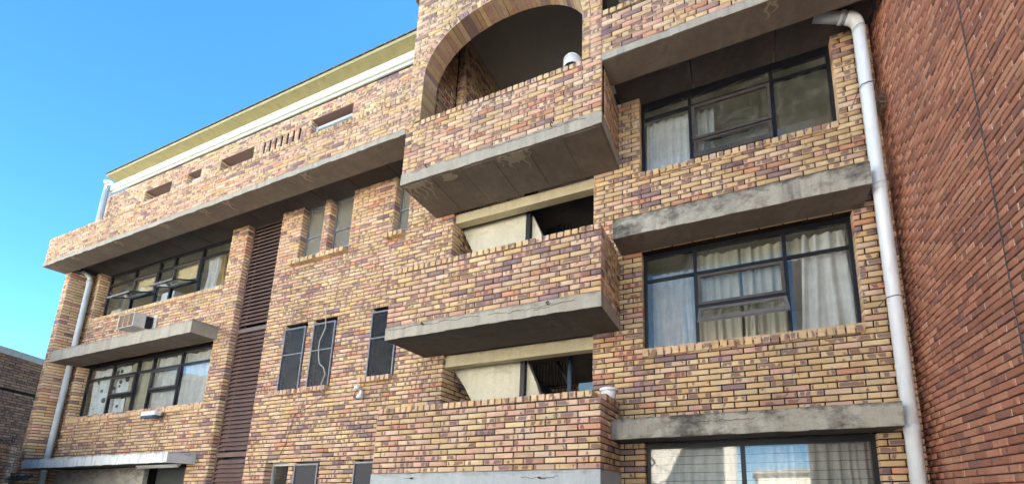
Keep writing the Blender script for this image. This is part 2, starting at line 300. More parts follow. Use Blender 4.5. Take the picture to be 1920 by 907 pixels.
# ------------------------------------------------------------------ bricks
LB, CB, J = .3093, .0827, .016          # brick pitch along the wall, course height, joint
HB = LB/2
class Bricks:
    """collects bricks of one thing; the largest in view become objects, the others one mesh"""
    def __init__(s, root, mats, name='brick', rest='brickwork', limit=300):
        s.root, s.mats, s.name, s.rest, s.limit = root, mats, name, rest, limit; s.L = []
    def add(s, o, u, n, a0, a1, z0, z1, d=.045, kind='brick', w=(0, 0, 1), bid=None):
        """o: origin of the face plane; u along, n outward, w up (unit vectors)"""
        s.L.append((o, u, n, w, a0, a1, z0, z1, d, kind, random.random() if bid is None else bid))
    def wall(s, o, u, n, a0, a1, z0, z1, holes=(), phase=0., jamb=0., ends=(False, False), quoin=(None, None), zoff=0., d=.045, pal=None, LB=LB, CB=CB, J=None, JP=None):
        J = J or globals()['J']; JP = JP or J; HB = LB/2
        """running bond; jamb>0: bricks at holes/free ends reach back that deep. quoin[i]=0/1: corner brick cells left out"""
        k0 = math.floor((z0-zoff)/CB+1e-6); z = zoff+k0*CB; ki = k0
        while z < z1-.012:
            za, zb = max(z+J/2, z0), min(z+CB-J/2, z1-.004)
            if zb-za > .018:
                zm = (za+zb)/2; segs = [(a0, a1)]
                for h in holes:
                    if h[2]-.0 < zm < h[3]:
                        ns = []
                        for p, q in segs:
                            if h[1] <= p or h[0] >= q: ns.append((p, q)); continue
                            if h[0] > p: ns.append((p, h[0]))
                            if h[1] < q: ns.append((h[1], q))
                        segs = ns
                off = phase+(HB if ki % 2 else 0)
                for p, q in segs:
                    i0 = math.floor((p-off)/LB); x = off+i0*LB; jo = []
                    while x < q:
                        if x > p: jo.append(x)
                        x += LB
                    jo = [x for x in jo if x-p > .05 and q-x > .05]; js = [p]+jo+[q]
                    for t in range(len(js)-1):
                        l, r = js[t], js[t+1]; ll = l+(JP/2 if t else 0); rr = r-(JP/2 if t < len(js)-2 else 0)
                        lj = t == 0 and (abs(p-a0) > 1e-5 or ends[0]); rj = t == len(js)-2 and (abs(q-a1) > 1e-5 or ends[1])
                        dd = d
                        if jamb and (lj or rj):
                            full = (ki % 2 == 0)
                            dd = jamb if full else min(jamb, .145)
                            if not full and jamb > .2:     # second brick behind, seen on the reveal
                                if lj: s.add((o[0]-n[0]*.1555, o[1]-n[1]*.1555, o[2]), u, n, ll, ll+.10, za, zb, jamb-.1555)
                                if rj: s.add((o[0]-n[0]*.1555, o[1]-n[1]*.1555, o[2]), u, n, rr-.10, rr, za, zb, jamb-.1555)
                        b = random.random()
                        if pal: b = pal(b)
                        s.add(o, u, n, ll, rr, za, zb, dd, bid=b)
            z += CB; ki += 1
    def finish(s):
        L = s.L; n = len(L)
        o = np.array([x[0] for x in L], float); u = np.array([x[1] for x in L], float); nn = np.array([x[2] for x in L], float); w = np.array([x[3] for x in L], float)
        a0, a1, z0, z1, d, bid = [np.array([x[i] for x in L], float) for i in (4, 5, 6, 7, 8, 10)]
        kind = [x[9] for x in L]
        jit = rng.normal(0, .0013, n).clip(-.003, .003); ch = np.minimum(.006, d*.3)
        a0 = a0+rng.uniform(-.0012, .0016, n); a1 = a1-rng.uniform(-.0012, .0016, n); z0 = z0+rng.uniform(-.0008, .001, n); z1 = z1-rng.uniform(-.0008, .001, n)
        C = o+u*((a0+a1)/2)[:, None]+w*((z0+z1)/2)[:, None]+nn*jit[:, None]
        hl, hh = (a1-a0)/2, (z1-z0)/2
        # visible size
        q = C-np.array(CAMP); R_, U_, F_ = [np.array(v) for v in (rt, up, fwd)]
        wz = q@F_; px = 1144.2+744.88*(q@R_)/np.where(wz > .1, wz, 1e9); py = 798.46-744.88*(q@U_)/np.where(wz > .1, wz, 1e9)
        cosn = -(q*nn).sum(1)/np.linalg.norm(q, axis=1)
        ok = (wz > .1) & (px > 5) & (px < 1915) & (py > 5) & (py < 902) & (cosn > .05) & (hl > .05)
        score = np.where(ok, cosn*hl*hh/np.maximum(wz, .1)**2, 0)
        special = np.array([k_ != 'brick' for k_ in kind])
        order = np.argsort(-np.where(special, 0, score)); single = np.zeros(n, bool)
        for i in order[:s.limit]:
            if score[i] > 0: single[i] = True
        for kd in set(kind)-{'brick'}:
            idx = [i for i in range(n) if kind[i] == kd]; idx.sort(key=lambda i: -score[i])
            for i in idx[:290]: single[i] = True
        s.single = single
        def tmpl(hl, hh, d, c):
            return np.array([[-hl, 0-c, -hh], [hl, 0-c, -hh], [hl, 0-c, hh], [-hl, 0-c, hh], [-hl+c, 0, -hh+c], [hl-c, 0, -hh+c], [hl-c, 0, hh-c], [-hl+c, 0, hh-c], [-hl, -d, -hh], [hl, -d, -hh], [hl, -d, hh], [-hl, -d, hh]])
        F = [(4, 5, 6, 7), (0, 1, 5, 4), (1, 2, 6, 5), (2, 3, 7, 6), (3, 0, 4, 7), (8, 9, 1, 0), (9, 10, 2, 1), (10, 11, 3, 2), (11, 8, 0, 3)]
        # merged rest
        idx = np.where(~single)[0]; T = np.stack([tmpl(hl[i], hh[i], d[i], ch[i]) for i in idx])      # (m,12,3)
        # slight hand-laid irregularity
        T[:, :, 2] += (T[:, :, 0]*rng.normal(0, .004, len(idx))[:, None])
        P = C[idx][:, None]+T[..., :1]*u[idx][:, None]+T[..., 1:2]*nn[idx][:, None]+T[..., 2:3]*w[idx][:, None]
        NB = np.stack([T[:, :, 0]/hl[idx][:, None], T[:, :, 1], T[:, :, 2]/hh[idx][:, None]], -1)
        flip = (np.cross(u, w)*nn).sum(1)[idx] > 0   # u x w should be -n for outward faces
        off = bid[idx][:, None, None]*np.array([31., 17., 53.]); BL = T+off
        m_ = len(idx); Fa = np.array(F); faces = (Fa[None]+12*np.arange(m_)[:, None, None])
        faces[flip] = faces[flip][:, :, ::-1]
        me = bpy.data.meshes.new(s.rest); me.vertices.add(m_*12); me.vertices.foreach_set('co', (P-np.array(PW[s.root.name])).reshape(-1))
        me.loops.add(m_*36); me.loops.foreach_set('vertex_index', faces.reshape(-1).astype(np.int32))
        me.polygons.add(m_*9); me.polygons.foreach_set('loop_start', np.arange(0, m_*36, 4, dtype=np.int32))
        try: me.polygons.foreach_set('loop_total', np.full(m_*9, 4, np.int32))
        except Exception: pass
        at = me.attributes.new('bid', 'FLOAT', 'POINT'); at.data.foreach_set('value', np.repeat(bid[idx], 12))
        at = me.attributes.new('bl', 'FLOAT_VECTOR', 'POINT'); at.data.foreach_set('vector', BL.reshape(-1))
        at = me.attributes.new('bn', 'FLOAT_VECTOR', 'POINT'); at.data.foreach_set('vector', NB.reshape(-1))
        me.update(calc_edges=True); me.validate(); me.materials.append(s.mats['geom'])
        ob = bpy.data.objects.new(s.rest, me); put(ob, s.root, PW[s.root.name]); ob['kind'] = 'stuff'
        # single bricks: a shared mesh per rounded size
        cache = {}
        for i in np.where(single)[0]:
            key = (round(hl[i], 2), round(hh[i], 3), round(d[i], 2), kind[i])
            if key not in cache:
                t = tmpl(hl[i], hh[i], d[i], ch[i]); mm = bpy.data.meshes.new(kind[i]); mm.from_pydata([tuple(x) for x in t], [], [f for f in F]+[(8, 11, 10, 9)])
                mm.attributes.new('bl', 'FLOAT_VECTOR', 'POINT').data.foreach_set('vector', t.reshape(-1)); mm.attributes.new('bn', 'FLOAT_VECTOR', 'POINT').data.foreach_set('vector', (t/np.array([hl[i], 1, hh[i]])).reshape(-1)); mm.materials.append(s.mats['object']); mm.update()
                cache[key] = mm
            b = bpy.data.objects.new(kind[i], cache[key])
            par = s.root
            put(b, par, C[i]); b['bid'] = float(bid[i])
            U3, W3, N3 = Vector(u[i]), Vector(w[i]), Vector(nn[i])
            b.rotation_euler = Matrix((U3, N3, W3)).transposed().to_euler() if Matrix((U3, N3, W3)).determinant() > 0 else Matrix((-U3, N3, W3)).transposed().to_euler()
        print(s.root.name, 'bricks', n, 'single', int(single.sum()))

X1, Y1, Z1 = (1, 0, 0), (0, 1, 0), (0, 0, 1)
FR = (0, -1, 0)           # outward normal of the facade
D = .861; W = 3.70
GZ = -1.95
H2b, H1b = 2.352, 5.17    # slab tops of the middle and the top balcony
COPH, COPP = .098, .1107
bld = empty('apartment_building', (-6, .2, GZ), 'long yellow face brick apartment building with concrete canopies and three stair balconies', 'building')
B = Bricks(bld, BY)
def yellow(b): return b if not .42 < b < .86 or random.random() > .55 else random.random()*.41
def pinkish(b): return b if b > .3 or random.random() > .5 else .43+random.random()*.33
def orange(b): return b if random.random() > .35 else random.choice([.6, .72, .82, .84, .05, .3])+random.random()*.03
SOF = 6.2
OPN_L, OPN_R = -3.29, -.447
RW = 3.66                 # right end of the yellow wall
# holes of the main wall
H_main = [(-16.1, -10.06, 4.75, SOF+.3), (-16.13, -10.07, 1.79, 3.33), (-16.4, -10.25, GZ, .38), (-9.46, -8.25, GZ, SOF+.3),
          (-7.55, -6.865, 4.81, SOF+.3), (-6.675, -6.0, 4.81, SOF+.3), (-4.815, -4.42, 4.845, SOF+.3),
          (-7.575, -6.91, 1.83, 3.272), (-6.705, -6.052, 1.83, 3.272), (-5.10, -4.42, 1.885, 3.285),
          (-7.605, -6.908, -1.1, .345), (-6.72, -6.05, -1.1, .345), (-5.15, -4.42, -1.1, .345),
          (OPN_L, OPN_R, -.3, 9.2), (.352, 3.19, 4.755, SOF+.3), (.352, 3.212, 1.785, 3.39), (.352, 3.20, -1.0, .42)]
B.wall((0, 0, 0), X1, FR, -16.5, -9.0, -.9, SOF-.002, H_main, jamb=.21, ends=(True, False), LB=.262)
B.wall((0, 0, 0), X1, FR, -9.0, OPN_R, -.9, SOF-.002, H_main, jamb=.21, ends=(False, False))
B.wall((0, 0, 0), X1, FR, OPN_R, RW, -.9, SOF-.002, H_main, phase=.05, jamb=.21, ends=(True, True), pal=yellow)
# upper storey wall behind the parapets
slots = [(-14.65, -13.32, 7.6, 8.51), (-12.6, -11.97, 7.6, 8.51), (-11.14, -9.80, 7.6, 8.51), (-7.73, -6.39, 7.6, 8.57)]
vents = [(-9.44+i*.213, -9.44+i*.213+.075, 7.7, 8.53) for i in range(7)]
B.wall((0, 0, 0), X1, FR, -16.8, -9.6, 7.6, 8.95, slots+vents, jamb=.30, ends=(True, False), LB=.262)
B.wall((0, 0, 0), X1, FR, -9.59, -W, 7.6, 8.95, slots+vents, jamb=.30)
B.wall((0, 0, 0), X1, FR, 0.0, RW, 7.2, 9.3)
# overhang parapets, tower front and the three balconies at Y=-D
B.wall((0, -D, 0), X1, FR, -16.63, -10.4, 6.12, 6.735, zoff=6.12, ends=(True, False), jamb=.15, pal=pinkish, LB=.262)
B.wall((0, -D, 0), X1, FR, -10.39, -W, 6.12, 6.735, zoff=6.12, pal=pinkish)
B.wall((0, -D, 0), X1, FR, 0.004, 4.6, 6.16, 6.845, zoff=6.16, pal=pinkish)
A_C, A_A, A_B, A_Z = -1.862, 1.54, 1.15, 7.0
def arch_pts(a, b, n=60): return [(A_C+a*math.copysign(abs(math.cos(t))**.93, math.cos(t)), A_Z+b*abs(math.sin(t))**.93) for t in np.linspace(0, math.pi, n)]
# tower brickwork in courses around the arch band
AO_A, AO_B = A_A+.135, A_B+.125
def arch_halfwidth(z):
    if z <= A_Z: return A_A
    t = (z-A_Z)/AO_B
    return 0 if t >= 1 else AO_A*max(0, 1-t**(2/.93))**(.93/2)
z = H1b; ki = 0
tower_holes = []
while z < 9.6:
    zm = z+CB/2
    if zm > H1b+11*CB+COPH:
        hw = arch_halfwidth(zm)+(.142 if zm <= A_Z and False else 0)
        hw = hw if zm > A_Z else A_A+.135
        if hw > 0: tower_holes.append((A_C-hw, A_C+hw, z, z+CB))
    elif zm > H1b+11*CB: tower_holes.append((A_C-A_A, A_C+A_A, z, z+CB))
    z += CB
B.wall((0, -D, 0), X1, FR, -W, -.003, H1b, 9.62, tower_holes, zoff=H1b, jamb=0, pal=pinkish)
for zb_, nm in ((0, 'c'), (H2b, 'b')):
    B.wall((0, -D, 0), X1, FR, -W, 0, zb_, zb_+11*CB, zoff=zb_, ends=(False, True), jamb=.145, pal=orange)
# side faces (+X) of the balconies: half/full phase set so that the corner closes
for zb_ in (0, H2b, H1b):
    B.wall((0, 0, 0), (0, 1, 0), X1, -D+.150, -.012 if zb_ < 5 else -.012, zb_, zb_+11*CB, zoff=zb_, phase=-D+.155, pal=orange)
# copings of upright bricks
def coping(x0, x1, y, z, skip=()):
    n_ = round((x1-x0)/COPP); p = (x1-x0)/n_
    for i in range(n_):
        if i in skip: continue
        b = random.choice([random.random()*.55, random.random()*.85]);
        B.add((0, y-.002, 0), X1, FR, x0+i*p+.010, x0+(i+1)*p-.010, z+.014, z+COPH+random.uniform(-.003,.003), .22, 'coping_brick', bid=b)
coping(-16.63, -W, -D, 6.735); coping(.004, 3.6, -D, 6.845)
coping(-W+.31, A_C+A_A, -D, H1b+11*CB)
coping(-W, 0, -D, H2b+11*CB); coping(-W, -.11, -D, 11*CB)
for zb_ in (0, H2b):
    y = -D+.225
    while y < -.1:
        B.add((.001, 0, 0), Y1, X1, y+.004, y+COPP-.004, zb_+11*CB+.006, zb_+11*CB+COPH, .22, 'coping_brick', bid=random.random()*.9); y += COPP
# arch voussoirs
na = 46; inner = arch_pts(A_A, A_B, 600); 
seg = [0]
for p, q in zip(inner, inner[1:]): seg.append(seg[-1]+math.dist(p, q))
tot = seg[-1]; 
def at(s_): 
    i = min(range(len(seg)), key=lambda k_: abs(seg[k_]-s_)); return inner[i], i
for i in range(na):
    (xa, za), ia = at(tot*(i+.03)/na); (xb, zb), ib = at(tot*(i+.97)/na)
    u_ = Vector((xb-xa, 0, zb-za)); L_ = u_.length; u_.normalize(); w_ = Vector((u_.z, 0, -u_.x))     # outwards from the opening
    B.add((xa, -D-.003, za), tuple(u_), FR, 0, L_, 0.002, .128, .31, 'arch_brick', w=tuple(w_), bid=random.random()*.6 if random.random() < .62 else .6+random.random()*.39)
zz = H1b+11*CB+COPH
while zz < A_Z-.03:                                   # straight jambs under the springing: stacked headers
    for sx in (-1, 1):
        xa = A_C+sx*A_A; B.add((xa, -D-.003, 0), X1, FR, 0.002 if sx > 0 else -.13, .13 if sx > 0 else -.002, zz+.004, zz+CB-.004, .31, 'arch_brick', bid=random.random()*.5)
    zz += CB
# sills of upright bricks
def sill(x0, x1, z, proud, dep=.16, h=.098, tilt=0, n_=None, tone=0):
    n_ = n_ or round((x1-x0)/COPP); p = (x1-x0)/n_
    for i in range(n_):
        B.add((0, -proud, 0), X1, FR, x0+i*p+.010, x0+(i+1)*p-.010, z-h+random.uniform(-.002, .002), z+random.uniform(-.002, .002), dep, 'sill_brick', bid=(random.random()*.5 if tone == 0 else .6+random.random()*.15))
sill(.337, 3.172, 4.752, .03); sill(.337, 3.205, 1.782, .03, h=.105)
sill(-16.05, -10.03, 4.70, .035, n_=66); sill(-16.05, -10.02, 1.745, .035, n_=66)
for a, b, z_ in ((-7.67, -6.89, 4.80), (-6.80, -5.99, 4.80)): sill(a, b, z_, .11, n_=6)
sill(-4.905, -4.43, 4.835, .11, n_=4)
for a, b, z_ in ((-7.70, -6.91, 1.825), (-6.83, -6.05, 1.825), (-5.22, -4.42, 1.885)): sill(a, b, z_, .09, n_=7, tone=1)
# far left pier (front and inner side)
PX0, PX1, PY = -16.645, -16.36, -.455
z = -.9; ki = 0
while z < 6.18:
    za, zb = z+J/2, min(z+CB-J/2, 6.197)
    if ki % 2: B.add((0, PY, 0), X1, FR, PX0, PX1, za, zb, .145); B.add((PX1, 0, 0), Y1, X1, PY+.155, 0, za, zb, .04)
    else:
        B.add((0, PY, 0), X1, FR, PX0, PX0+HB-J, za, zb, .145); B.add((0, PY, 0), X1, FR, PX0+HB, PX1, za, zb, .30); B.add((PX1, 0, 0), Y1, X1, PY+.31, 0, za, zb, .04)
    z += CB; ki += 1
# stair well walls: left side wall, back wall
B.wall((OPN_L, 0, 0), Y1, X1, .215, 2.4, .2, 9.1, phase=.06)
B.wall((0, 2.4, 0), X1, FR, OPN_L, OPN_R+.2, .2, 2.1)
B.wall((OPN_L, 0, 0), Y1, X1, .046, .213, 6.2, 9.1)
B.wall((-3.45, 0, 0), Y1, X1, -D+.32, -.01, 6.1, 9.1)
B.wall((OPN_L-.16, 0, 0), X1, FR, .0, .16, 6.1, 9.1)
B.finish()

# ------------------------------------------------------------------ mortar bed and structural walls behind the bricks
R = .016
def holed(name, o_axis, a0, a1, z0, z1, holes, d0, d1, mat, grow=.012, side=False, parent=bld):
    m_ = MB()
    hs_ = [(h[0]-grow, h[1]+grow, h[2]-grow, h[3]+grow) for h in holes]
    for a, b, c, d_ in cells(a0, a1, z0, z1, hs_):
        if side: m_.box(d0, d1, a, b, c, d_)
        else: m_.box(a, b, d0, d1, c, d_)
    return m_.build(name, mat, parent)
holed('wall', 0, -16.5+R, RW-R, GZ, SOF+.25, H_main, R, .22, MORT)
holed('wall', 0, -16.8+R, -W, 6.5, 8.95, slots+[(a+.014, b-.014, c, d_) for a, b, c, d_ in vents], R+.001, .30, MORT)
holed('wall', 0, .0, RW, 6.5, 9.7, [], R, .30, MORT)
holed('wall', 0, -16.63+R, -W, 6.115, 6.735, [], -D+R, -D+.20, MORT)
holed('wall', 0, 0.0, 4.6, 6.155, 6.845, [], -D+R, -D+.20, MORT)
holed('wall', 0, PX0+R, PX1-R, GZ, 6.198, [], PY+R, -.001, MORT)
for zb_, nm in ((0, 1), (H2b, 1), (H1b, 0)):
    m_ = MB().box(-W+.001, -R, -D+R, -D+.20, zb_+.001, zb_+11*CB).box(-.20, -R, -D+.20, -.002, zb_+.001, zb_+11*CB)
    m_.box(-W+.001, -W+.2, -D+.20, -.002, zb_+.001, zb_+11*CB); m_.build('parapet', MORT, bld)
# tower front backing with arch cut-out
tw = MB(); op = [(A_C-A_A-.10, 6.1), (A_C-A_A-.10, A_Z)]+arch_pts(A_A+.10, A_B+.10, 40)[::-1]+[(A_C+A_A+.10, 6.1)]
outer = [(-W+R, 6.1), (-W+R, 9.62), (-R, 9.62), (-R, 6.1)]
for (xa, za), (xb, zb) in zip(op, op[1:]):            # strips from the opening up to the top
    if xb-xa > 1e-4: tw.prism([(xa, za), (xa, 9.62), (xb, 9.62), (xb, zb)], -D+R, -D+.30)
tw.box(-W+R, op[0][0], -D+R, -D+.30, 6.1, 9.62); tw.box(op[-1][0], -R, -D+R, -D+.30, 6.1, 9.62)
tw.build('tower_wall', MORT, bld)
MB().prism([(-3.72, 8.86), (-3.84, 9.06), (-3.84, 9.30), (-3.70, 9.30)], -D-.05, 0).build('tower_eave', TILE, bld)
MB().box(-3.75, .02, -D-.02, 3.2, 9.63, 9.80).build('tower_roof', C_EDGE, bld)
MB().box(-W+.0, -W+.2, -D+.31, 3, 6.86, 9.62).build('tower_side_wall', MORT, bld)
# interior of the stair tower
MB().box(OPN_L, .3, -D+.31, 3.2, 9.09, 9.3).build('ceiling', C_GREYPL, bld)
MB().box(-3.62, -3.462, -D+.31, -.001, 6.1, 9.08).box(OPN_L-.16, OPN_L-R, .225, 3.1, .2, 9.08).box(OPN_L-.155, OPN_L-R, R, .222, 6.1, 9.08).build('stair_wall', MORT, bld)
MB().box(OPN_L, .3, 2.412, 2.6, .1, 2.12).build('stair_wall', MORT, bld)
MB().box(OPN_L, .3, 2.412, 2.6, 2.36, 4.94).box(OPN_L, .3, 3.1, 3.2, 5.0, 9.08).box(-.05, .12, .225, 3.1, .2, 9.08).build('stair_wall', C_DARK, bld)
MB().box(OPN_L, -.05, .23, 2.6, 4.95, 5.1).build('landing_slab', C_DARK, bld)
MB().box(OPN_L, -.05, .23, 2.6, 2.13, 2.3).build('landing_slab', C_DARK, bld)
# ------------------------------------------------------------------ concrete: slabs, overhangs, canopies
def slab(name, x0, x1, y0, y1, z0, z1, mats, soffit=True):
    m_ = MB(); ns = max(6, int((x1-x0)/.13)); vs = []; c_ = .007
    prof = [(y0, z0+c_), (y0+c_, z0), (y1, z0), (y1, z1), (y0+c_, z1), (y0, z1-c_)]
    for i in range(ns+1):
        x = x0+(x1-x0)*i/ns
        for j, (yy, zz) in enumerate(prof):
            f_ = 1. if j in (0, 1, 4, 5) else 0
            chip = -random.uniform(.004, .013) if random.random() < .10 and j in (0, 1, 5) else 0
            vs.append((x, yy+f_*(random.gauss(0, .0012)-chip), zz+f_*(random.gauss(0, .0016)+(-chip if j < 2 else chip*.5))))
    fs = [(i*6+j, i*6+(j+1) % 6, (i+1)*6+(j+1) % 6, (i+1)*6+j) for i in range(ns) for j in range(6)]+[tuple(range(5, -1, -1)), tuple(range(ns*6, ns*6+6))]
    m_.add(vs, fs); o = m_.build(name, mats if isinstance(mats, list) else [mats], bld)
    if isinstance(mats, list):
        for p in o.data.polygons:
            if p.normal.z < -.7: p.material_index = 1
    return o
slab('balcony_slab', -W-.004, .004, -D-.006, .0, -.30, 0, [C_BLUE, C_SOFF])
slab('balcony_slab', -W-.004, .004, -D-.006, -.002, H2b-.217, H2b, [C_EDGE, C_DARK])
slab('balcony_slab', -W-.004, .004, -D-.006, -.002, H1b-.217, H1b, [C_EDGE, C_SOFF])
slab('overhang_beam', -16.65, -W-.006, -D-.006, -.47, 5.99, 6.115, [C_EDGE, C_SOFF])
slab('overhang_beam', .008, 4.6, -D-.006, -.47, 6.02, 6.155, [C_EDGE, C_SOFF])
def panels(name, x0, x1, n_, y0, y1, z0, z1, mat):
    p = (x1-x0)/n_
    for i in range(n_):
        MB().box(x0+i*p+.008, x0+(i+1)*p-.008, y0, y1, z0+random.uniform(-.003, .003), z1).build(name, mat, bld)
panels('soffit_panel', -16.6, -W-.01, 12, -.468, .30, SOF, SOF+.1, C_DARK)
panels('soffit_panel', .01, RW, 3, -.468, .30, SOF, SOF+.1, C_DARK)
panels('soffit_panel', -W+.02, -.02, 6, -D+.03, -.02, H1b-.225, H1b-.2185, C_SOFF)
CY = -.425
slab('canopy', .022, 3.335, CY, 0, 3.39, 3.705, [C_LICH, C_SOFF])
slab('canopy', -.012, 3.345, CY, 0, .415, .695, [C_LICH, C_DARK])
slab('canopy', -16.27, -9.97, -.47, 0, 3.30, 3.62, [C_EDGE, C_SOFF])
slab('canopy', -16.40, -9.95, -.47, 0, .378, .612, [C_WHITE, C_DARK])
# edge beams of the stair openings, cream
for zt, zb in ((4.952, 4.765), (2.134, 1.925)):
    MB().bev(OPN_L+.004, OPN_R-.004, .05, .20, zb, zt, .006).build('edge_beam', C_CREAM, bld)

# stair flights behind the openings: solid cream panel, post, railing
for dz, (pt, full) in ((0, (((-3.33, 1.985), (-3.05, 1.62), (-2.62, .95), (-1.89, .95), (-1.89, 1.985)), True)), (2.835, (((-3.33, 2.00), (-3.05, 1.45), (-2.9, 1.1), (-1.89, 1.1), (-1.89, 2.00)), False))):
    MB().prism([(x, z_+dz) for x, z_ in pt], .30, .42).build('stair_panel', C_PANEL, bld)
    MB().prism([(-1.79, 1.96+dz), (-1.79, 1.0+dz), (-1.42, 1.0+dz), (-1.60, 1.55+dz)], .34, .44).build('stair_panel', C_PANEL, bld)
    MB().box(-1.885, -1.80, .27, .33, .9+dz, 2.1+dz).build('stair_post', BLACK, bld)
    MB().tube([(-2.30, .95, 2.35+dz), (-1.40, .95, 1.10+dz)], .035, 6).build('stair_stringer', BLACK, bld)
    MB().tube([(-1.75, .95, 2.55+dz), (-1.0, .95, 1.15+dz)], .03, 6).build('stair_handrail', BLACK, bld)
    for i in range(15):
        x = -2.08+i*.066; MB().tube([(x, .95, 2.04+dz-(x+2.08)*1.39-.05), (x, .95, min(2.12+dz, 2.95+dz-(x+1.95)*1.4))], .009, 5).build('baluster', BLACK, bld)
MB().tube([(-1.17, .75, .95), (-1.17, .75, 2.12)], .045, 8).build('stair_post', BLUEP, bld)
o = MB().bev(-1.02, -.45, .8, .85, 1.15, 1.63, .01).build('notice_board', BLUEB); tag(o, 'blue board standing on the lowest stair landing behind the balcony opening', 'board')

# ------------------------------------------------------------------ windows
def window(x0, x1, z0, z1, y, mull, tran, ft=.05, glassm=GLASS, sashes=(), midrails=(), head=.06, top=True, mat=FRAME, dep=.05, skip=()):
    """mull: x positions; tran: z of the transom (all bays) or None; sashes: (bay, z0, z1); midrails: (bay, z)"""
    m_ = MB(); m_.box(x0, x0+ft, y, y+dep, z0, z1); m_.box(x1-ft, x1, y, y+dep, z0, z1)
    m_.box(x0+ft, x1-ft, y, y+dep, z1-head, z1); m_.box(x0+ft, x1-ft, y, y+dep, z0, z0+ft*.8)
    xs = [x0+ft/2]+list(mull)+[x1-ft/2]
    for x in mull: m_.box(x-ft/2, x+ft/2, y-.004, y+dep+.002, z0+ft*.8, z1-head)
    if tran: 
        for a, b in zip(xs, xs[1:]): m_.box(a+ft/2, b-ft/2, y+.002, y+dep-.002, tran-ft*.42, tran+ft*.42)
    for bay, zm in midrails: m_.box(xs[bay]+ft/2, xs[bay+1]-ft/2, y-.002, y+dep-.003, zm-ft*.45, zm+ft*.45)
    fr = m_.build('window', mat, bld)
    for i, (a, b) in enumerate(zip(xs, xs[1:])):
        zs = [z0+ft*.5]+sorted([zm for by, zm in midrails if by == i])+([tran] if tran else [])+[z1-head*.6]
        for j, (c, d_) in enumerate(zip(zs, zs[1:])):
            if (i, j) in skip: continue
            MB().box(a+.01, b-.01, y+.022, y+.027, c, d_).build('pane', glassm, fr)
    for bay, c, d_ in sashes:
        a, b = xs[bay]+ft/2+.006, xs[bay+1]-ft/2-.006; s_ = MB(); t = .042
        s_.box(a, a+t, y-.018, y+.018, c, d_); s_.box(b-t, b, y-.018, y+.018, c, d_); s_.box(a+t, b-t, y-.018, y+.018, d_-t, d_); s_.box(a+t, b-t, y-.018, y+.018, c, c+t)
        s_.build('sash', FRAME_B, fr)
    return fr
def hung_flap(fr, x0, x1, ztop, L_, y, ang, mat=FRAME_B, t=.045):
    """opened top-hung vent: frame and pane swung out at the bottom"""
    o_ = Vector((x0, y, ztop)); dr = Vector((0, -math.sin(ang), -math.cos(ang))); nn = Vector((0, -math.cos(ang), math.sin(ang)))
    def bx(m_, a, b, c, d_, th):
        P_ = []
        for k_ in (-th/2, th/2):
            for (xx, ll) in ((a, c), (b, c), (b, d_), (a, d_)): P_.append(o_+Vector((xx, 0, 0))+dr*ll+nn*k_)
        m_.add(P_, [(0, 1, 2, 3), (7, 6, 5, 4), (0, 4, 5, 1), (1, 5, 6, 2), (2, 6, 7, 3), (3, 7, 4, 0)])
    m_ = MB(); w_ = x1-x0; bx(m_, 0, t, 0, L_, .03); bx(m_, w_-t, w_, 0, L_, .03); bx(m_, t, w_-t, 0, t, .03); bx(m_, t, w_-t, L_-t*2.0, L_, .035)
    m_.build('open_vent', mat, fr); m_ = MB(); bx(m_, t*.8, w_-t*.8, t*.8, L_-t*.8, .005); m_.build('pane', GLASS, fr)
WY = .13
# right hand column of windows
w1 = window(.352, 3.19, 4.755, 6.195, WY, (1.155, 2.385), 5.88, sashes=((1, 5.22, 5.85),), midrails=((1, 5.19),), head=.12)
hung_flap(w1, 1.20, 2.34, 5.17, .36, WY-.03, .16)
w2 = window(.352, 3.212, 1.785, 3.385, WY, (1.14, 2.375), 2.945, sashes=((1, 2.42, 2.90),), midrails=((1, 2.395),), head=.07, skip=((1, 0),))
hung_flap(w2, 1.17, 2.35, 2.35, .40, WY-.03, .70, plain('grey_vent_frame_paint', (.17, .165, .165), .4, .4, .15))
w3 = window(.352, 3.20, -1.0, .412, .10, (1.665,), None, head=.085, ft=.06)
for i in range(9): MB().tube([(.40, .17, .22-i*.115), (3.15, .17, .22-i*.115)], .004, 5).build('burglar_bar', BLACK, w3)
# left hand windows
w4 = window(-16.09, -10.07, 4.75, 6.195, .20, (-14.75, -13.55, -12.85, -11.62), 5.86, sashes=((1, 5.28, 5.82), (3, 5.28, 5.82)), midrails=((1, 5.25), (3, 5.25)), ft=.07, skip=((1, 0), (3, 0)))
hung_flap(w4, -14.70, -13.60, 5.22, .45, .16, 1.15, FRAME); hung_flap(w4, -12.80, -11.67, 5.22, .45, .16, 1.15, FRAME)
w5 = window(-16.12, -10.08, 1.79, 3.32, .20, (-14.80, -13.60, -12.90, -11.66), 2.93, sashes=((1, 2.38, 2.89), (3, 2.38, 2.89)), midrails=((1, 2.34), (3, 2.34)), ft=.07)
# narrow upper windows
for a, b, z0_ in ((-7.54, -6.875, 4.82), (-6.665, -6.01, 4.82), (-4.805, -4.43, 4.85)):
    fr = window(a, b, z0_, SOF-.004, .12, (), None, ft=.025, midrails=((0, z0_+.62), (0, z0_+.17)), glassm=GLASS_F, mat=BAR, head=.03, dep=.03)
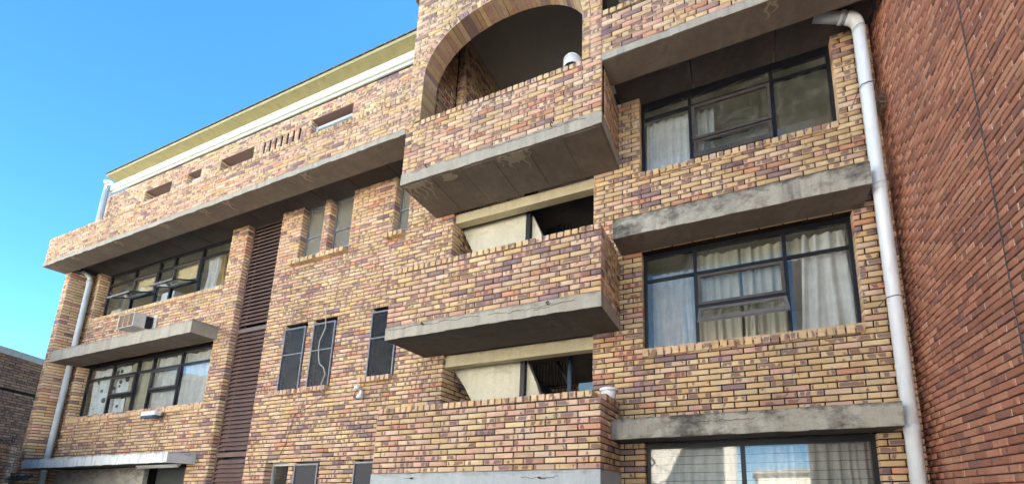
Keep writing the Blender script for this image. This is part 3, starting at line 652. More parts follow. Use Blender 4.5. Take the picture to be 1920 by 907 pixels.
# screened middle and lower windows with barred frames on the face
for a, b, z0_, z1_ in ((-7.57, -6.915, 1.835, 3.268), (-6.70, -6.057, 1.835, 3.268), (-5.095, -4.425, 1.89, 3.28)):
    fr = window(a, b, z0_, z1_, .10, (), None, ft=.035, midrails=((0, z0_+.40), (0, z0_+.95)), mat=FRAME)
    g = MB(); g.box(a+.01, a+.035, -.022, .0, z0_+.01, z1_-.06); g.box(b-.035, b-.01, -.022, .0, z0_+.01, z1_-.06); g.box(a+.035, b-.035, -.020, -.002, z1_-.085, z1_-.06); g.box(a+.035, b-.035, -.020, -.002, z0_+.77, z0_+.79)
    for zz in (z0_+.25, z0_+1.12):
        g.box(a-.05, a+.012, -.016, -.004, zz, zz+.016); g.box(b-.012, b+.05, -.016, -.004, zz+.05, zz+.066)
    g.build('burglar_frame', BAR, fr); MB().box(a+.036, b-.036, -.004, -.001+.0, z0_+.02, z1_-.09).build('fly_screen', glass('fly_screen_mesh', 1.25, (.30, .30, .33), .4, .02), fr)
for a, b in ((-6.715, -6.055), (-5.145, -4.425)):
    fr = window(a, b, -1.09, .34, .10, (), None, ft=.035, mat=FRAME)
    g = MB(); g.box(a+.01, a+.035, -.022, 0, -1.0, .29); g.box(b-.035, b-.01, -.022, 0, -1.0, .29); g.box(a+.035, b-.035, -.02, -.002, .26, .29); g.box(a-.05, a+.012, -.016, -.004, -.02, -.004); g.box(b-.012, b+.05, -.016, -.004, .0, .016)
    g.build('burglar_frame', BAR, fr); MB().box(a+.036, b-.036, -.004, -.001, -1.0, .255).build('fly_screen', NET, fr)
fr = window(-7.60, -6.915, -1.09, .34, .14, (), None, ft=.03, mat=WFR)
# upper slots: white frames in two of them
for a, b, zt, wf in ((-14.65, -13.32, 8.51, 0), (-12.6, -11.97, 8.51, 1), (-11.14, -9.80, 8.51, 0), (-7.73, -6.39, 8.57, 1)):
    if wf: window(a+.02, b-.02, 7.62, zt-.11, .10, (), None, ft=.06, mat=WFR, head=.07, glassm=GLASS_F)
    else: window(a+.02, b-.02, 7.62, zt-.01, .26, (), None, ft=.05, mat=FRAME)
    MB().box(a+.001, b-.001, .0, .302, zt, zt+.014).build('lintel_soffit', BY['object'], bld)
# vent screens behind the slits, back rooms behind the windows
def room(x0, x1, z0, z1, y0, dep, mat):
    m_ = MB(); t = .05
    m_.box(x0-t, x0, y0, y0+dep, z0-t, z1+t); m_.box(x1, x1+t, y0, y0+dep, z0-t, z1+t); m_.box(x0, x1, y0, y0+dep, z0-t, z0); m_.box(x0, x1, y0, y0+dep, z1, z1+t); m_.box(x0-t, x1+t, y0+dep, y0+dep+t, z0-t, z1+t)
    return m_.build('room', mat, bld)
room(.15, 3.6, 4.5, 6.32, .31, 3.2, ROOM); room(.15, 3.6, 1.0, 3.6, .225, 3.2, ROOM); room(.15, 3.6, -1.6, .7, .225, 3.2, ROOM)
room(-16.4, -9.75, 4.0, 6.45, .31, 3.5, ROOM); room(-16.4, -9.75, 1.0, 3.7, .225, 3.5, ROOM)
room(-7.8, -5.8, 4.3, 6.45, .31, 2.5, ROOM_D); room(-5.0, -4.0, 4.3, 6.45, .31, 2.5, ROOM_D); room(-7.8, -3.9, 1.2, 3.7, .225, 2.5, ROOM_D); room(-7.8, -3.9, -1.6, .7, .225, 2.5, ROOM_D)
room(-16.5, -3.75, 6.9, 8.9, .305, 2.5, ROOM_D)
# garage front under the lowest left canopy
MB().box(-16.4, -12.15, .12, .2, GZ, .37).build('garage_panel', C_GREYPL, bld)
MB().box(-12.15, -10.25, .35, .42, GZ, .37).build('garage_door', DOORM, bld)
# louvre panel
lv = MB(); lz0, lz1 = GZ, SOF
lv.box(-9.45, -9.40, .10, .2, lz0, lz1-.02); lv.box(-8.31, -8.262, .10, .2, lz0, lz1-.02)
for zr in (3.46, .567): lv.box(-9.40, -8.31, .10, .18, zr-.05, zr+.05)
louv = lv.build('louvre_panel', LOUV, bld); MB().box(-9.45, -8.26, .26, .28, lz0, lz1-.02).build('louvre_backing', BLACK, louv)
me = bpy.data.meshes.new('slat'); me.from_pydata([(-.545, -.012, 0), (.545, -.012, 0), (.545, .040, .090), (-.545, .040, .090), (-.545, -.018, .006), (.545, -.018, .006), (.545, .034, .096), (-.545, .034, .096)], [], [(0, 3, 2, 1), (4, 5, 6, 7), (0, 1, 5, 4), (1, 2, 6, 5), (2, 3, 7, 6), (3, 0, 4, 7)]); me.materials.append(LOUV)
z = -1.0
while z < SOF-.08:
    if not any(zr-.11 < z < zr+.05 for zr in (3.46, .567)): put(bpy.data.objects.new('slat', me), louv, (-8.855, .115, z))
    z += .0975

# ------------------------------------------------------------------ gutter, eave and roof over the left wing
MB().bev(-16.72, -W-.01, -.035, -.001, 8.95, 9.02, .004).build('frieze_board', GUT, bld)
MB().bev(-16.72, -W-.01, -.075, -.001, 9.024, 9.23, .02).build('gutter', GUT, bld)
MB().box(-16.25, -W-.01, -.27, .3, 9.234, 9.27).build('eave_soffit', EAVE, bld)
MB().box(-16.25, -W-.01, -.29, -.274, 9.24, 9.315).build('fascia', EAVE, bld)
for i in range(41):
    x = -16.27+i*.307; MB().add([(x, -.31, 9.335), (x+.30, -.31, 9.335), (x+.30, 11.9, 11.9), (x, 11.9, 11.9), (x, -.31, 9.35), (x+.30, -.31, 9.35), (x+.30, 11.9, 11.925), (x, 11.9, 11.925)], [(0, 3, 2, 1), (4, 5, 6, 7), (0, 1, 5, 4), (1, 2, 6, 5), (2, 3, 7, 6), (3, 0, 4, 7)]).build('roof_tile', TILE, bld)
MB().box(-16.7, -9.4, .31, 6, GZ, GZ+.3).build('floor_slab', C_DARK, bld)
MB().box(-16.8, 3.6, 11.95, 12.1, GZ, 9.8).build('rear_wall', C_GREYPL, bld)
MB().box(-16.86, -16.7, .3, 12.1, GZ, 9.2).box(-16.86, -16.28, 2.0, 12.1, 9.203, 10.6).build('gable_wall_sun_block', MORT, bld)  # gable, plus an unseen upper block added to stop sun leaking past the roof
MB().box(-16.7, -3.7, .31, 11.9, 9.0, 9.2).build('roof_slab', C_DARK, bld)
MB().box(.1, 3.65, -.0, 11.9, 9.7, 9.85).build('roof_slab', C_DARK, bld)
# rebar hooks left in the slab edges
for x, zc in ((-3.14, H1b-.03), (-.80, H1b-.02), (-2.94, H2b-.06), (-.78, H2b-.07), (-2.9, -.08), (-.83, -.10)):
    MB().tube([(x, -D+.01, zc), (x, -D-.05, zc+.005), (x+.035, -D-.07, zc+.01), (x+.05, -D-.06, zc-.012)], .009, 6).build('rebar_hook', IRON, bld)
def crack(x0, x1, z, seed, y=-D-.0105):
    r_ = random.Random(seed); pts = []; x = x0; zz = z
    while x < x1: pts.append((x, y+r_.uniform(0, .003), zz)); x += r_.uniform(.03, .09); zz = z+.5*(zz-z)+r_.gauss(0, .010)
    MB().tube(pts, .0028, 4).build('crack', IRON, bld)
crack(-3.66, -1.9, H2b-.055, 1); crack(-1.75, -.35, H2b-.075, 2); crack(-1.0, -.72, H2b-.12, 3); crack(-1.9, -.2, H1b-.05, 4); crack(-1.1, -.5, -.09, 5); crack(1.15, 1.9, .60, 6, CY-.0045); crack(-3.05, -2.8, -.07, 7)
for i, (x, y_, w_) in enumerate(((-2.9, -.66, .16), (-2.6, -.6, .2), (-2.1, -.55, .28), (-1.9, -.5, .15), (-1.15, -.52, .22), (-.95, -.48, .26), (-1.2, -.35, .2), (-3.2, -.55, .14))):
    MB().prism([(x-w_/2, H2b-.2245), (x+w_/2, H2b-.2235), (x+w_/2*.8, H2b-.2195), (x-w_/2*.9, H2b-.2195)], y_, y_+.025).build('spalled_patch', IRON, bld)
# spilt paint runs on soffits (thin real skins of paint)
def splash(cx, cy, z, n_, sx, sy, seed):
    r_ = random.Random(seed); pts = []
    for i in range(n_*2):
        t = i/(n_*2)*2*math.pi; q = r_.uniform(.55, 1.1); pts.append((cx+sx*q*math.cos(t), cy+sy*q*math.sin(t)))
    m_ = MB(); k_ = len(pts); m_.add([(x, y, z) for x, y in pts]+[(x, y, z-.003) for x, y in pts], [tuple(range(k_)), tuple(range(2*k_-1, k_-1, -1))]+[(i, (i+1) % k_, (i+1) % k_+k_, i+k_) for i in range(k_)])
    m_.build('paint_splash', DRIP, bld)
def run(x, y0, y1, z, w_, seed):
    r_ = random.Random(seed); L_, R_ = [], []; n_ = 7
    for i in range(n_+1):
        y = y0+(y1-y0)*i/n_; ww = w_*(1-.75*i/n_)*r_.uniform(.6, 1.2); xx = x+.03*math.sin(i*1.3+seed); L_.append((xx-ww, y)); R_.append((xx+ww, y))
    pts = L_+R_[::-1]; k_ = len(pts); m_ = MB(); m_.add([(a, b, z) for a, b in pts]+[(a, b, z-.003) for a, b in pts], [tuple(range(k_)), tuple(range(2*k_-1, k_-1, -1))]+[(i, (i+1) % k_, (i+1) % k_+k_, i+k_) for i in range(k_)]); m_.build('paint_run', DRIP, bld)
zs = H1b-.228
for i, (x, ln) in enumerate(((-3.62, .30), (-3.5, .38), (-3.38, .32), (-3.27, .42), (-3.17, .22), (-1.62, .28), (-1.5, .20), (-1.36, .34), (-1.75, .18), (-1.24, .14))): run(x, -D+.03, -D+.03+ln, zs, .035, i)
splash(-1.5, -D+.12, zs-.001, 6, .26, .09, 3); splash(-2.75, -D+.10, zs-.001, 6, .18, .07, 5); splash(-3.45, -D+.08, zs-.001, 6, .22, .05, 6)
for i, x in enumerate((-15.2, -13.1, -11.1, -9.6, -8.8, -6.4, 2.3)):
    zz_ = 5.989 if x < 0 else 6.019
    run(x, -D+.02, -D+.02+random.uniform(.14,.3), zz_, .035, 20+i); run(x+.10, -D+.02, -D+.16, zz_-.001, .04, 40+i)

# ------------------------------------------------------------------ downpipes
def arc(p0, p1, p2, n_=6):
    p0, p1, p2 = map(Vector, (p0, p1, p2)); return [p0*(1-t)**2+p1*2*t*(1-t)+p2*t*t for t in [i/n_ for i in range(n_+1)]]
pr_ = empty('downpipe', (3.478, -.2, GZ), 'thick white plastic downpipe running down beside the tall red brick wall', 'drainpipe', 'downpipes on the facade')
pts = [(3.478, -.2, GZ), (3.478, -.2, 5.85)]+arc((3.478, -.2, 5.90), (3.478, -.22, 6.06), (3.34, -.25, 6.10))
MB().tube(pts[:2]+pts[2:], .076, 20).build('pipe', PIPE, pr_, True)
MB().tube([(3.34, -.25, 6.10), (3.10, -.30, 6.15), (2.93, -.33, 6.195)], .068, 18).build('elbow_arm', PIPE_G, pr_, True)
for z_ in (.36, 3.42): MB().tube([(3.478, -.2, z_), (3.478, -.2, z_+.10)], .081, 20).build('collar', PIPE, pr_, True)
for z_ in (5.86,): MB().tube([(3.478, -.2, z_), (3.478, -.2, z_+.05)], .082, 20).build('collar', PIPE_G, pr_, True)
MB().tube([(3.30, -.258, 6.108), (3.25, -.27, 6.12)], .080, 18).build('collar', PIPE_G, pr_, True)
MB().tube([(3.36, -.01, 4.95), (3.38, -.2, 4.95), (3.40, -.285, 4.95), (3.478, -.29, 4.96), (3.57, -.25, 4.98), (3.60, -.1, 5.0)], .006, 5).build('tie_wire', CABLE_D, pr_)
MB().tube([(3.36, -.01, 1.98), (3.39, -.24, 1.99), (3.478, -.288, 1.985), (3.565, -.24, 1.98), (3.59, -.01, 1.98)], .006, 5).build('tie_wire', CABLE_D, pr_)
pl = empty('downpipe', (-16.26, -.12, GZ), 'grey blue downpipe in the dark recess beside the far left brick pier', 'drainpipe', 'downpipes on the facade')
MB().tube([(-16.26, -.12, GZ), (-16.26, -.12, 5.93)]+[(-16.27, -.14, 6.0), (-16.30, -.2, 6.08), (-16.33, -.27, 6.14)], .056, 14).build('pipe', PIPE_G, pl, True)
MB().tube([(-16.26, -.12, 5.82), (-16.26, -.12, 5.90)], .066, 14).build('collar', PIPE_G, pl, True)
pu = empty('downpipe', (-16.62, -.12, 6.85), 'short grey downpipe under the left end of the cream roof gutter', 'drainpipe', 'downpipes on the facade')
MB().tube([(-16.62, -.12, 6.9), (-16.62, -.12, 9.22)], .062, 14).build('pipe', PIPE_G, pu, True)
MB().lathe((-16.62, -.12, 9.22), [(.062, 0), (.09, .02), (.09, .1), (.02, .1)], 14).build('hopper', PIPE_G, pu, True)

# ------------------------------------------------------------------ air conditioner, lamps, cables, buckets
ac = empty('air_conditioner', (-13.08, -.2, 3.9), 'rusty white window air conditioner poking out below the upper left window', 'air conditioner')
MB().box(-13.46, -12.73, -.37, -.352, 3.90, 3.915).box(-13.46, -12.73, -.37, 0, 4.255, 4.27).box(-13.46, -13.44, -.37, 0, 3.915, 4.255).box(-12.75, -12.73, -.37, -.16, 3.915, 4.255).box(-13.44, -12.75, -.35, 0, 3.90, 3.912).build('casing', ACW, ac)
MB().box(-13.43, -12.76, -.352, -.33, 3.93, 4.245).build('grille', ACG, ac)
for i in range(4): MB().box(-13.44+i*.225, -13.42+i*.225, -.366, -.353, 3.92, 4.25).build('grille_bar', PAPER, ac)
MB().box(-13.42, -12.78, -.15, -.02, 3.93, 4.24).build('coil_box', BLACK, ac)
MB().box(-12.73, -12.60, -.022, -.004, 3.88, 4.31).box(-13.58, -13.46, -.022, -.004, 3.88, 4.31).box(-13.46, -12.73, -.022, -.004, 4.271, 4.31).build('mounting_flange', ACW, ac)
fl = empty('floodlight', (-11.62, -.12, 1.6), 'small white and blue floodlight fixed under the lower left window sill', 'lamp')
MB().bev(-11.98, -11.42, -.20, -.08, 1.56, 1.66, .01).build('lamp_body', WHITE, fl); MB().bev(-11.93, -11.45, -.215, -.10, 1.50, 1.555, .008).build('lens', BLUEP, fl); MB().box(-12.02, -11.86, -.08, 0, 1.60, 1.70).build('bracket', WHITE, fl)
tl = empty('tube_light', (-11.0, -.1, .31), 'white fluorescent tube light under the white painted canopy', 'lamp')
MB().bev(-11.85, -10.25, -.16, -.09, .345, .376, .005).build('batten', WHITE, tl); MB().tube([(-11.83, -.125, .322), (-10.27, -.125, .322)], .018, 10).build('tube', TUBE, tl, True)
cl = empty('twin_spotlight', (-5.2, -.06, 1.5), 'pair of small white spotlights on the brick wall below the narrow window', 'lamp')
for x, z_, dx in ((-5.16, 1.68, -.3), (-5.09, 1.50, .2)):
    MB().lathe((x, -.09, z_), [(.0, .05), (.035, .045), (.055, .015), (.058, -.015), (.045, -.028), (0, -.028)], 14).build('lamp_head', WHITE, cl, True)
MB().box(-5.16, -5.11, -.05, 0, 1.55, 1.64).build('bracket', WHITE, cl)
MB().tube([(-5.16, -.06, 1.68), (-5.28, -.03, 1.62), (-5.34, -.02, 1.54), (-5.24, -.02, 1.49), (-5.12, -.04, 1.49)], .008, 5).tube([(-5.09, -.05, 1.52), (-4.98, -.02, 1.54), (-4.93, -.02, 1.60)], .006, 5).build('lead', CABLE_D, cl)
o = MB().tube([(-6.34, -.03, 3.60), (-6.345, -.045, 3.42), (-6.315, -.045, 3.2), (-6.30, -.045, 3.06), (-6.36, -.045, 2.92), (-6.42, -.045, 2.79), (-6.42, -.045, 2.65), (-6.395, -.045, 2.48), (-6.35, -.045, 2.32), (-6.30, -.045, 2.27), (-6.22, -.045, 2.22), (-6.14, -.045, 2.06), (-6.115, -.11, 1.86), (-6.105, -.12, 1.72), (-6.11, -.02, 1.66)], .008, 6).build('cable', CABLE, None, True); tag(o, 'loose white cable hanging over the middle barred window', 'cable')
o = MB().tube([(-6.12, -.015, 1.66), (-6.45, -.015, 1.45), (-6.9, -.012, 1.30), (-7.0, -.012, 1.0), (-7.05, -.012, .72), (-7.25, -.012, .40), (-7.9, -.012, .38), (-8.15, -.012, .50), (-8.0, -.012, .1)], .005, 5).build('cable', CABLE_D); tag(o, 'thin dark wire straggling down the brickwork beside the lowest barred windows', 'cable')
def bucket(x, y, z, r, h, label, name='bucket'):
    e = empty(name, (x, y, z), label, 'bucket')
    MB().lathe((x, y, z), [(0, .0), (r*.78, 0), (r*.80, .01), (r*.97, h), (r*.93, h), (r*.76, .02), (0, .02)], 28).build('body', WHITE, e, True)
    MB().lathe((x, y, z), [(r*.97, h-.03), (r*1.07, h-.03), (r*1.07, h+.006), (r*.93, h+.006)], 28).build('rim', WHITE, e)
    return e
bucket(-.09, -.27, 11*CB+COPH+.002, .125, .15, 'low white plastic tub on the side coping of the lowest balcony')
e = empty('bucket', (-.52, -.745, H1b+11*CB+COPH), 'white plastic bucket upturned on the top balcony coping inside the arch', 'bucket')
zb = H1b+11*CB+COPH+.002
MB().lathe((-.52, -.745, zb), [(.150, 0), (.148, .12), (.135, .19), (.10, .225), (0, .24)], 28).build('body', WHITE, e, True); MB().lathe((-.52, -.745, zb), [(.156, .13), (.156, .152), (.13, .16)], 28).build('rim', WHITE, e)

# ------------------------------------------------------------------ curtains and things in the windows
CG = 'curtains hanging behind the windows'
def curtain(x0, x1, z0, z1, y, mat, label, folds=8, amp=.03, slant=0., gather=0., sag=0, cat='curtain', seed=0):
    r_ = random.Random(seed); nx, nz = folds*10, 10; vs = []; ph = [r_.uniform(0, 6.28) for _ in range(4)]
    for j in range(nz+1):
        t = j/nz; z_ = z1+(z0-z1)*t
        for i in range(nx+1):
            s_ = i/nx; xx = x0+(x1-x0)*s_*(1-gather*(1-t))+slant*t*(1-s_)
            yy = y+amp*math.sin((s_+.05*math.sin(s_*7+ph[2]))*folds*6.283+.8*math.sin(t*2+ph[0])+ph[1])*(.55+.45*t)*(.7+.5*math.sin(s_*5.1+ph[3]))+amp*.6*math.sin(s_*folds*2.7*2.1+ph[2])+.01*math.sin(7*t+9*s_+ph[0])
            vs.append((xx, yy, z_+(sag*.35*math.sin(s_*folds*3.1+ph[3]) if j == 0 else 0)))
    fs = [(j*(nx+1)+i, j*(nx+1)+i+1, (j+1)*(nx+1)+i+1, (j+1)*(nx+1)+i) for j in range(nz) for i in range(nx)]
    o = MB().add(vs, fs).build('curtain', mat, None, True); return tag(o, label, cat, CG)
curtain(.42, 1.16, 4.78, 5.90, .26, CUR_W, 'bright white curtain at the left of the top right window', 6, .025, .0, sag=.02, seed=1)
curtain(1.19, 1.52, 4.78, 5.86, .27, CUR_G, 'narrow greyish curtain behind the opening light of the top right window', 3, .03, seed=2)
curtain(.40, 1.17, 1.80, 3.26, .55, CUR_W, 'white curtain behind the sky reflecting left pane over the middle right canopy', 6, .02, seed=3)
curtain(1.16, 1.76, 1.80, 3.28, .26, CUR_C, 'cream curtain left of the gap in the middle right window', 5, .03, sag=.03, seed=4)
curtain(1.80, 2.40, 1.80, 3.27, .26, CUR_C, 'cream curtain right of the gap in the middle right window', 5, .03, sag=.03, seed=5)
curtain(2.62, 3.20, 1.80, 3.28, .26, CUR_W, 'draped pale curtain pulled aside in the right pane of the middle right window', 4, .05, -.10, gather=.1, sag=.03, seed=6)
curtain(2.40, 3.17, 2.96, 3.29, .30, CUR_C, 'strip of cream curtain behind the top right fanlight of the middle right window', 7, .02, sag=.03, seed=16)
curtain(.42, 1.66, -1.0, .32, .28, CUR_W, 'thin white curtain behind the left pane of the ground floor right window', 8, .03, seed=7)
curtain(2.30, 3.18, -1.0, .33, .26, CUR_G, 'grey curtain behind the right pane of the ground floor right window', 7, .035, seed=8)
curtain(1.70, 2.32, -1.0, .33, .32, CUR_W, 'white curtain beside the grey one in the ground floor right window', 5, .03, seed=9)
curtain(-11.58, -11.08, 4.78, 5.98, .34, CUR_W, 'white curtain bunched in the right pane of the upper left window', 4, .05, seed=10)
curtain(-11.10, -10.78, 4.78, 5.98, .36, CUR_O, 'ochre curtain hanging beside the white one in the upper left window', 3, .05, -.15, gather=.2, seed=11)
curtain(-16.0, -14.2, 1.80, 3.22, .30, DOTS, 'blue and white polka dot curtain in the lower left window', 6, .02, sag=.05, seed=12)
curtain(-14.15, -13.62, 1.80, 3.25, .32, CUR_C, 'cream curtain beside the polka dot one in the lower left window', 4, .03, sag=.04, seed=13)
curtain(-13.58, -12.93, 1.80, 3.25, .31, CUR_C, 'cream curtain in the narrow middle pane of the lower left window', 4, .03, sag=.04, seed=17)
curtain(-12.88, -11.68, 1.80, 3.25, .31, CUR_W, 'white curtain behind the double sash right of centre in the lower left window', 7, .03, sag=.04, seed=14)
curtain(-11.62, -10.12, 1.80, 3.25, .31, CUR_W, 'white curtain in the rightmost pane of the lower left window', 8, .03, sag=.05, seed=15)
o = MB().box(-14.68, -13.62, .275, .285, 5.30, 5.80).build('paper_blind', PAPER); tag(o, 'yellowed paper blind in the left opening sash of the upper left window', 'blind')
o = MB().box(-12.78, -11.70, .275, .285, 5.30, 5.80).build('paper_blind', PAPER); tag(o, 'yellowed paper blind in the right opening sash of the upper left window', 'blind')
o = MB().bev(-15.95, -15.45, .30, .55, 4.76, 5.10, .01).build('carton', CARD); tag(o, 'pale square carton on the inner sill at the far left of the upper window', 'box')
o = MB().bev(-13.45, -12.85, .30, .6, 4.76, 5.22, .02).build('carton', WHITE); tag(o, 'white box on the inner sill in the middle of the upper left window', 'box')
o = MB().bev(2.46, 3.0, .34, .5, 4.76, 4.87, .01).build('carton', plain('pale_blue_card', (.45, .68, .80), .7, .2, .05)); tag(o, 'flat pale blue box on the inner sill of the top right window', 'box')

# ------------------------------------------------------------------ red brick neighbour
red = empty('red_brick_building', (3.9, -4, GZ), 'tall plain red brick building wall rising at the right', 'building')
RX = 3.72; Rb = Bricks(red, BR); RC = .0738; rk = dict(LB=.218, CB=RC, J=.012, JP=.021)
def redpal(b): return b
z = -1.2; 
Rb.wall((RX, 0, 0), Y1, (-1, 0, 0), -3.45, -1.745, -1.2, 12.2, phase=.0, d=.04, **rk)
Rb.wall((RX, 0, 0), Y1, (-1, 0, 0), -1.725, .5, -1.2, 12.2, phase=.05, d=.04, **rk)
# rustic faces: more depth jitter
Rb.L = [(o_, u_, n_, w_, a, b, c, d_, dd, kd, bi) if random.random() > .0 else None for (o_, u_, n_, w_, a, b, c, d_, dd, kd, bi) in Rb.L]
Rb.L = [((o_[0]+max(-.004, min(.004, random.gauss(0, .0028))), o_[1], o_[2]), u_, n_, w_, a, b, c, d_, dd, kd, bi) for (o_, u_, n_, w_, a, b, c, d_, dd, kd, bi) in Rb.L]
Rb.finish()
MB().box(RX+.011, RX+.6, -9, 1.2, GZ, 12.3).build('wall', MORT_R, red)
MB().box(RX+.002, RX+.008, -1.743, -1.727, GZ, 12.2).build('expansion_joint', C_DARK, red)
MB().box(RX-.02, RX+.7, -9.05, 1.3, 12.3, 12.4).build('coping', C_EDGE, red)
# ------------------------------------------------------------------ brown brick neighbour at far left
dv = Vector((.616, -.788, 0)); nv = Vector((.788, .616, 0)); P0 = Vector((-20.2, .5, 0))
far = empty('brown_brick_building', (-19, -1, GZ), 'lower brown brick building with rusty roof flashing beyond the left pier', 'building')
Fb = Bricks(far, BF)
ftop = 3.93
bands = [(-3.0, 7.5, ftop-1.02-.03, ftop-1.02), (-3.0, 7.5, ftop-1.95-.03, ftop-1.95)]
Fb.wall(tuple(P0), tuple(dv), tuple(nv), -3.0, 7.5, .4, ftop, bands, zoff=ftop-60*CB)
Fb.finish()
def dirbox(m_, P, u_, n_, a, b, d0, d1, z0, z1):
    vs = [P+u_*x+n_*y+Vector((0, 0, z_)) for z_ in (z0, z1) for (x, y) in ((a, d0), (b, d0), (b, d1), (a, d1))]
    return m_.add(vs, [(0, 3, 2, 1), (4, 5, 6, 7), (0, 1, 5, 4), (1, 2, 6, 5), (2, 3, 7, 6), (3, 0, 4, 7)])
m_ = MB()
for a, b, c, d_ in cells(-3, 7.5, GZ, ftop, bands): dirbox(m_, P0, dv, nv, a, b, -.4, -.012, c, d_)
for h in bands: dirbox(m_, P0, dv, nv, -3, 7.5, -.4, -.05, h[2], h[3])
m_.build('wall', MORT, far); m_ = MB(); dirbox(m_, P0, dv, nv, -3, 7.5, -.5, .06, ftop+.002, ftop+.20); m_.build('roof_flashing', RUST, far)
# low boundary wall
dv2 = Vector((.883, -.469, 0)); nv2 = Vector((.469, .883, 0)); P2 = Vector((-16.90, -.45, 0))
bw = empty('boundary_wall', (-15, -1.5, GZ), 'low yellow brick boundary wall with upright brick coping at the bottom left', 'wall')
Bw = Bricks(bw, BY); lt = .86
Bw.wall(tuple(P2), tuple(dv2), tuple(nv2), .05, 4.5, -.9, lt, zoff=lt-30*CB)
for i in range(40): Bw.add(tuple(P2), tuple(dv2), tuple(nv2), .05+i*COPP+.004, .05+(i+1)*COPP-.004, lt+.006, lt+COPH, .2, 'coping_brick', bid=random.random()*.6)
Bw.finish(); m_ = MB(); dirbox(m_, P2, dv2, nv2, .05, 4.5, -.2, -.012, GZ, lt); m_.build('wall', MORT, bw)
# dry creepers
def twigs(name, P, label, n_, spread, seed, cat='plant'):
    r_ = random.Random(seed); m_ = MB()
    for i in range(n_):
        p = Vector(P)+Vector((r_.uniform(-1, 1)*spread[0], r_.uniform(-1, 1)*spread[1], r_.uniform(-1, 1)*spread[2])); pts = [p]; d_ = Vector((r_.gauss(0, 1), r_.gauss(0, .3), r_.gauss(.3, 1))).normalized()
        for k_ in range(5): d_ = (d_+Vector((r_.gauss(0, .4), r_.gauss(0, .2), r_.gauss(0, .4)))).normalized(); p = p+d_*spread[3]; pts.append(p)
        m_.tube(pts, [.006*(1-.15*k_) for k_ in range(6)], 4)
    return tag(m_.build(name, TWIG), label, cat)
twigs('dry_weed', (3.62, -.10, 4.75), 'tuft of dry weed growing in the gap behind the white downpipe', 40, (.03, .05, .12, .05), 3)
m_ = MB(); r_ = random.Random(5)
for i in range(26):
    a = i*.14; p = P2+dv2*a+nv2*(-.08)+Vector((0, 0, lt+.18+(.0 if a > .4 else .5*(.4-a)))); pts = []
    for k_ in range(9): t = k_/8*6.28; pts.append(p+dv2*(.14*math.cos(t)+.03*k_/8)+Vector((0, 0, .10*math.sin(t)+r_.gauss(0, .01)))+nv2*r_.gauss(0, .03))
    m_.tube(pts, .009, 4)
o = m_.build('razor_wire', IRON); tag(o, 'tangled coil of dark razor wire along the low wall at the bottom left', 'wire')
m_ = MB(); pts = [(-16.95+.35*t, -.50+.03*math.sin(t*9), .16+.05*math.sin(t*7)) for t in [i/6 for i in range(25)]]
o = m_.tube(pts, .022, 6).tube([(x, y-.03, z_-.05) for x, y, z_ in pts], .014, 6).build('cable', CABLE_D, None, True); tag(o, 'bundle of dark cables sagging below the white painted canopy at the bottom left', 'cable')

# ------------------------------------------------------------------ ground and the far side of the street (seen in the panes, bounces the sun)
def ground():
    k = N('pale_yard_paving'); p = k.coord(); a = k.noise(p, .4, 6, .7); b = k.noise(p, 9, 4, .7)
    c = k.mix(.4, k.ramp(a.outputs['Fac'], [(.3, (.24, .21, .17)), (.7, (.32, .285, .23))]).outputs[0], k.ramp(b.outputs['Fac'], [(.3, (.7, .7, .7)), (.7, (1.1, 1.1, 1.1))]).outputs[0], 'MULTIPLY')
    k.bump(b.outputs['Fac'], .3, .01); return k.fin(c, .95, .1)
o = MB().add([(-900, -900, GZ), (900, -900, GZ), (900, 900, GZ), (-900, 900, GZ)], [(0, 1, 2, 3)]).build('ground', ground()); o['kind'] = 'structure'
PLC = plain('sunlit_cream_plaster', (.80, .75, .66), .9, .1, .08, .6); PLB = plain('pale_beige_plaster', (.76, .73, .68), .9, .1, .08, .5)
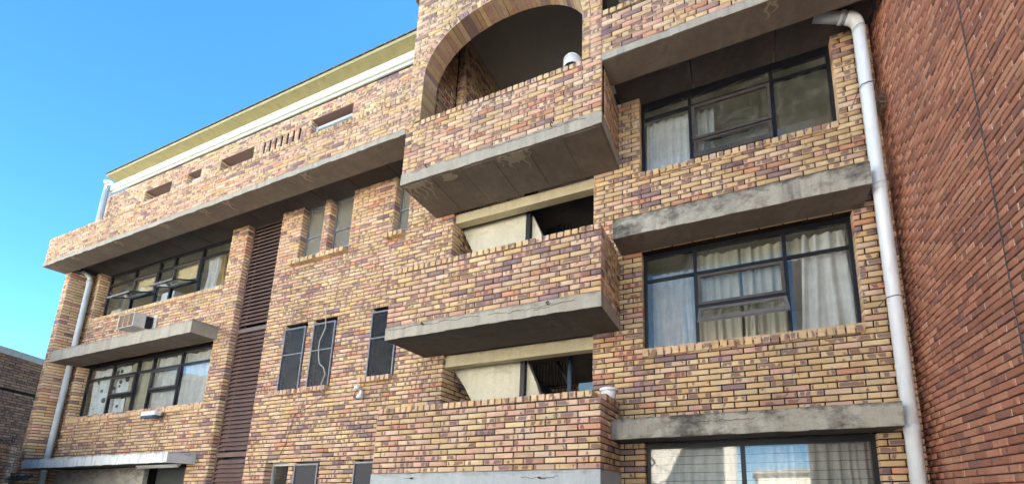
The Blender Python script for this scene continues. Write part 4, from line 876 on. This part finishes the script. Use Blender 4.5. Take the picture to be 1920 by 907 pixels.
def opposite(name, x0, x1, y, h, mat, label, nwx, floors):
    e = empty(name, ((x0+x1)/2, y-4, GZ), label, 'building'); hz = h/floors; hol = []
    for f in range(floors):
        for i in range(nwx):
            cx = x0+(i+.5)*(x1-x0)/nwx; hol.append((cx-.8, cx+.8, GZ+f*hz+1.0, GZ+f*hz+2.3))
    m_ = MB()
    for a, b, c, d_ in cells(x0, x1, GZ, GZ+h, hol): m_.box(a, b, y-.25, y, c, d_)
    m_.box(x0, x0+.2, y-9, y-.25, GZ, GZ+h); m_.box(x1-.2, x1, y-9, y-.25, GZ, GZ+h); m_.build('wall', mat, e)
    MB().box(x0-.2, x1+.2, y-9, y+.3, GZ+h, GZ+h+.25).build('roof', C_EDGE, e)
    for a, b, c, d_ in hol:
        w_ = MB().box(a, b, y-.2, y-.14, c, c+.06).box(a, b, y-.2, y-.14, d_-.06, d_).box(a, a+.06, y-.2, y-.14, c+.06, d_-.06).box(b-.06, b, y-.2, y-.14, c+.06, d_-.06).build('window', FRAME, e); MB().box(a+.05, b-.05, y-.18, y-.17, c+.05, d_-.05).build('pane', BLUEP, w_)
opposite('cream_apartment_building', -19, 1.2, -16.5, 9.9, PLC, 'sunlit cream building across the yard seen only as a reflection', 6, 3)
opposite('beige_apartment_building', -62, -20, -19, 11.5, PLB, 'long beige building across the yard reflected in the lower left window', 11, 4)
opposite('cream_outbuilding', 2.5, 18, -22, 3.0, PLC, 'low sunlit outbuilding reflected in the ground floor window', 3, 1)
# bare tree mirrored in the middle right window
tr = empty('bare_tree', (-4.9, -13.0, GZ), 'leafless street tree reflected in the pane above the middle right canopy', 'tree')
r_ = random.Random(11); mt = MB(); mc = MB()
def grow(m_, p, d_, L_, r0, lev):
    pts = [p]; n_ = 4
    for i in range(n_): d_ = (d_+Vector((r_.gauss(0, .13), r_.gauss(0, .13), r_.gauss(.03, .1)))).normalized(); p = p+d_*(L_/n_); pts.append(p)
    m_.tube(pts, [r0*(1-.4*i/n_) for i in range(n_+1)], 6 if lev < 2 else 4, False)
    if lev < 5:
        for _ in range(3 if lev < 4 else 4):
            q = pts[r_.choice([2, 3, 4])]; a = Vector((r_.gauss(0, 1), r_.gauss(0, 1), r_.gauss(.25, .6))).normalized(); grow(mc if lev >= 0 else m_, q, (d_*.75+a*.75).normalized(), L_*.68, r0*.55, lev+1)
grow(mt, Vector((-4.9, -13.0, GZ)), Vector((.05, 0, 1)), 6.2, .22, 0)
BARK = plain('grey_bark', (.22, .18, .14), .9, .1, .3, 8); mt.build('trunk', BARK, tr, True); mc.build('crown', BARK, tr)
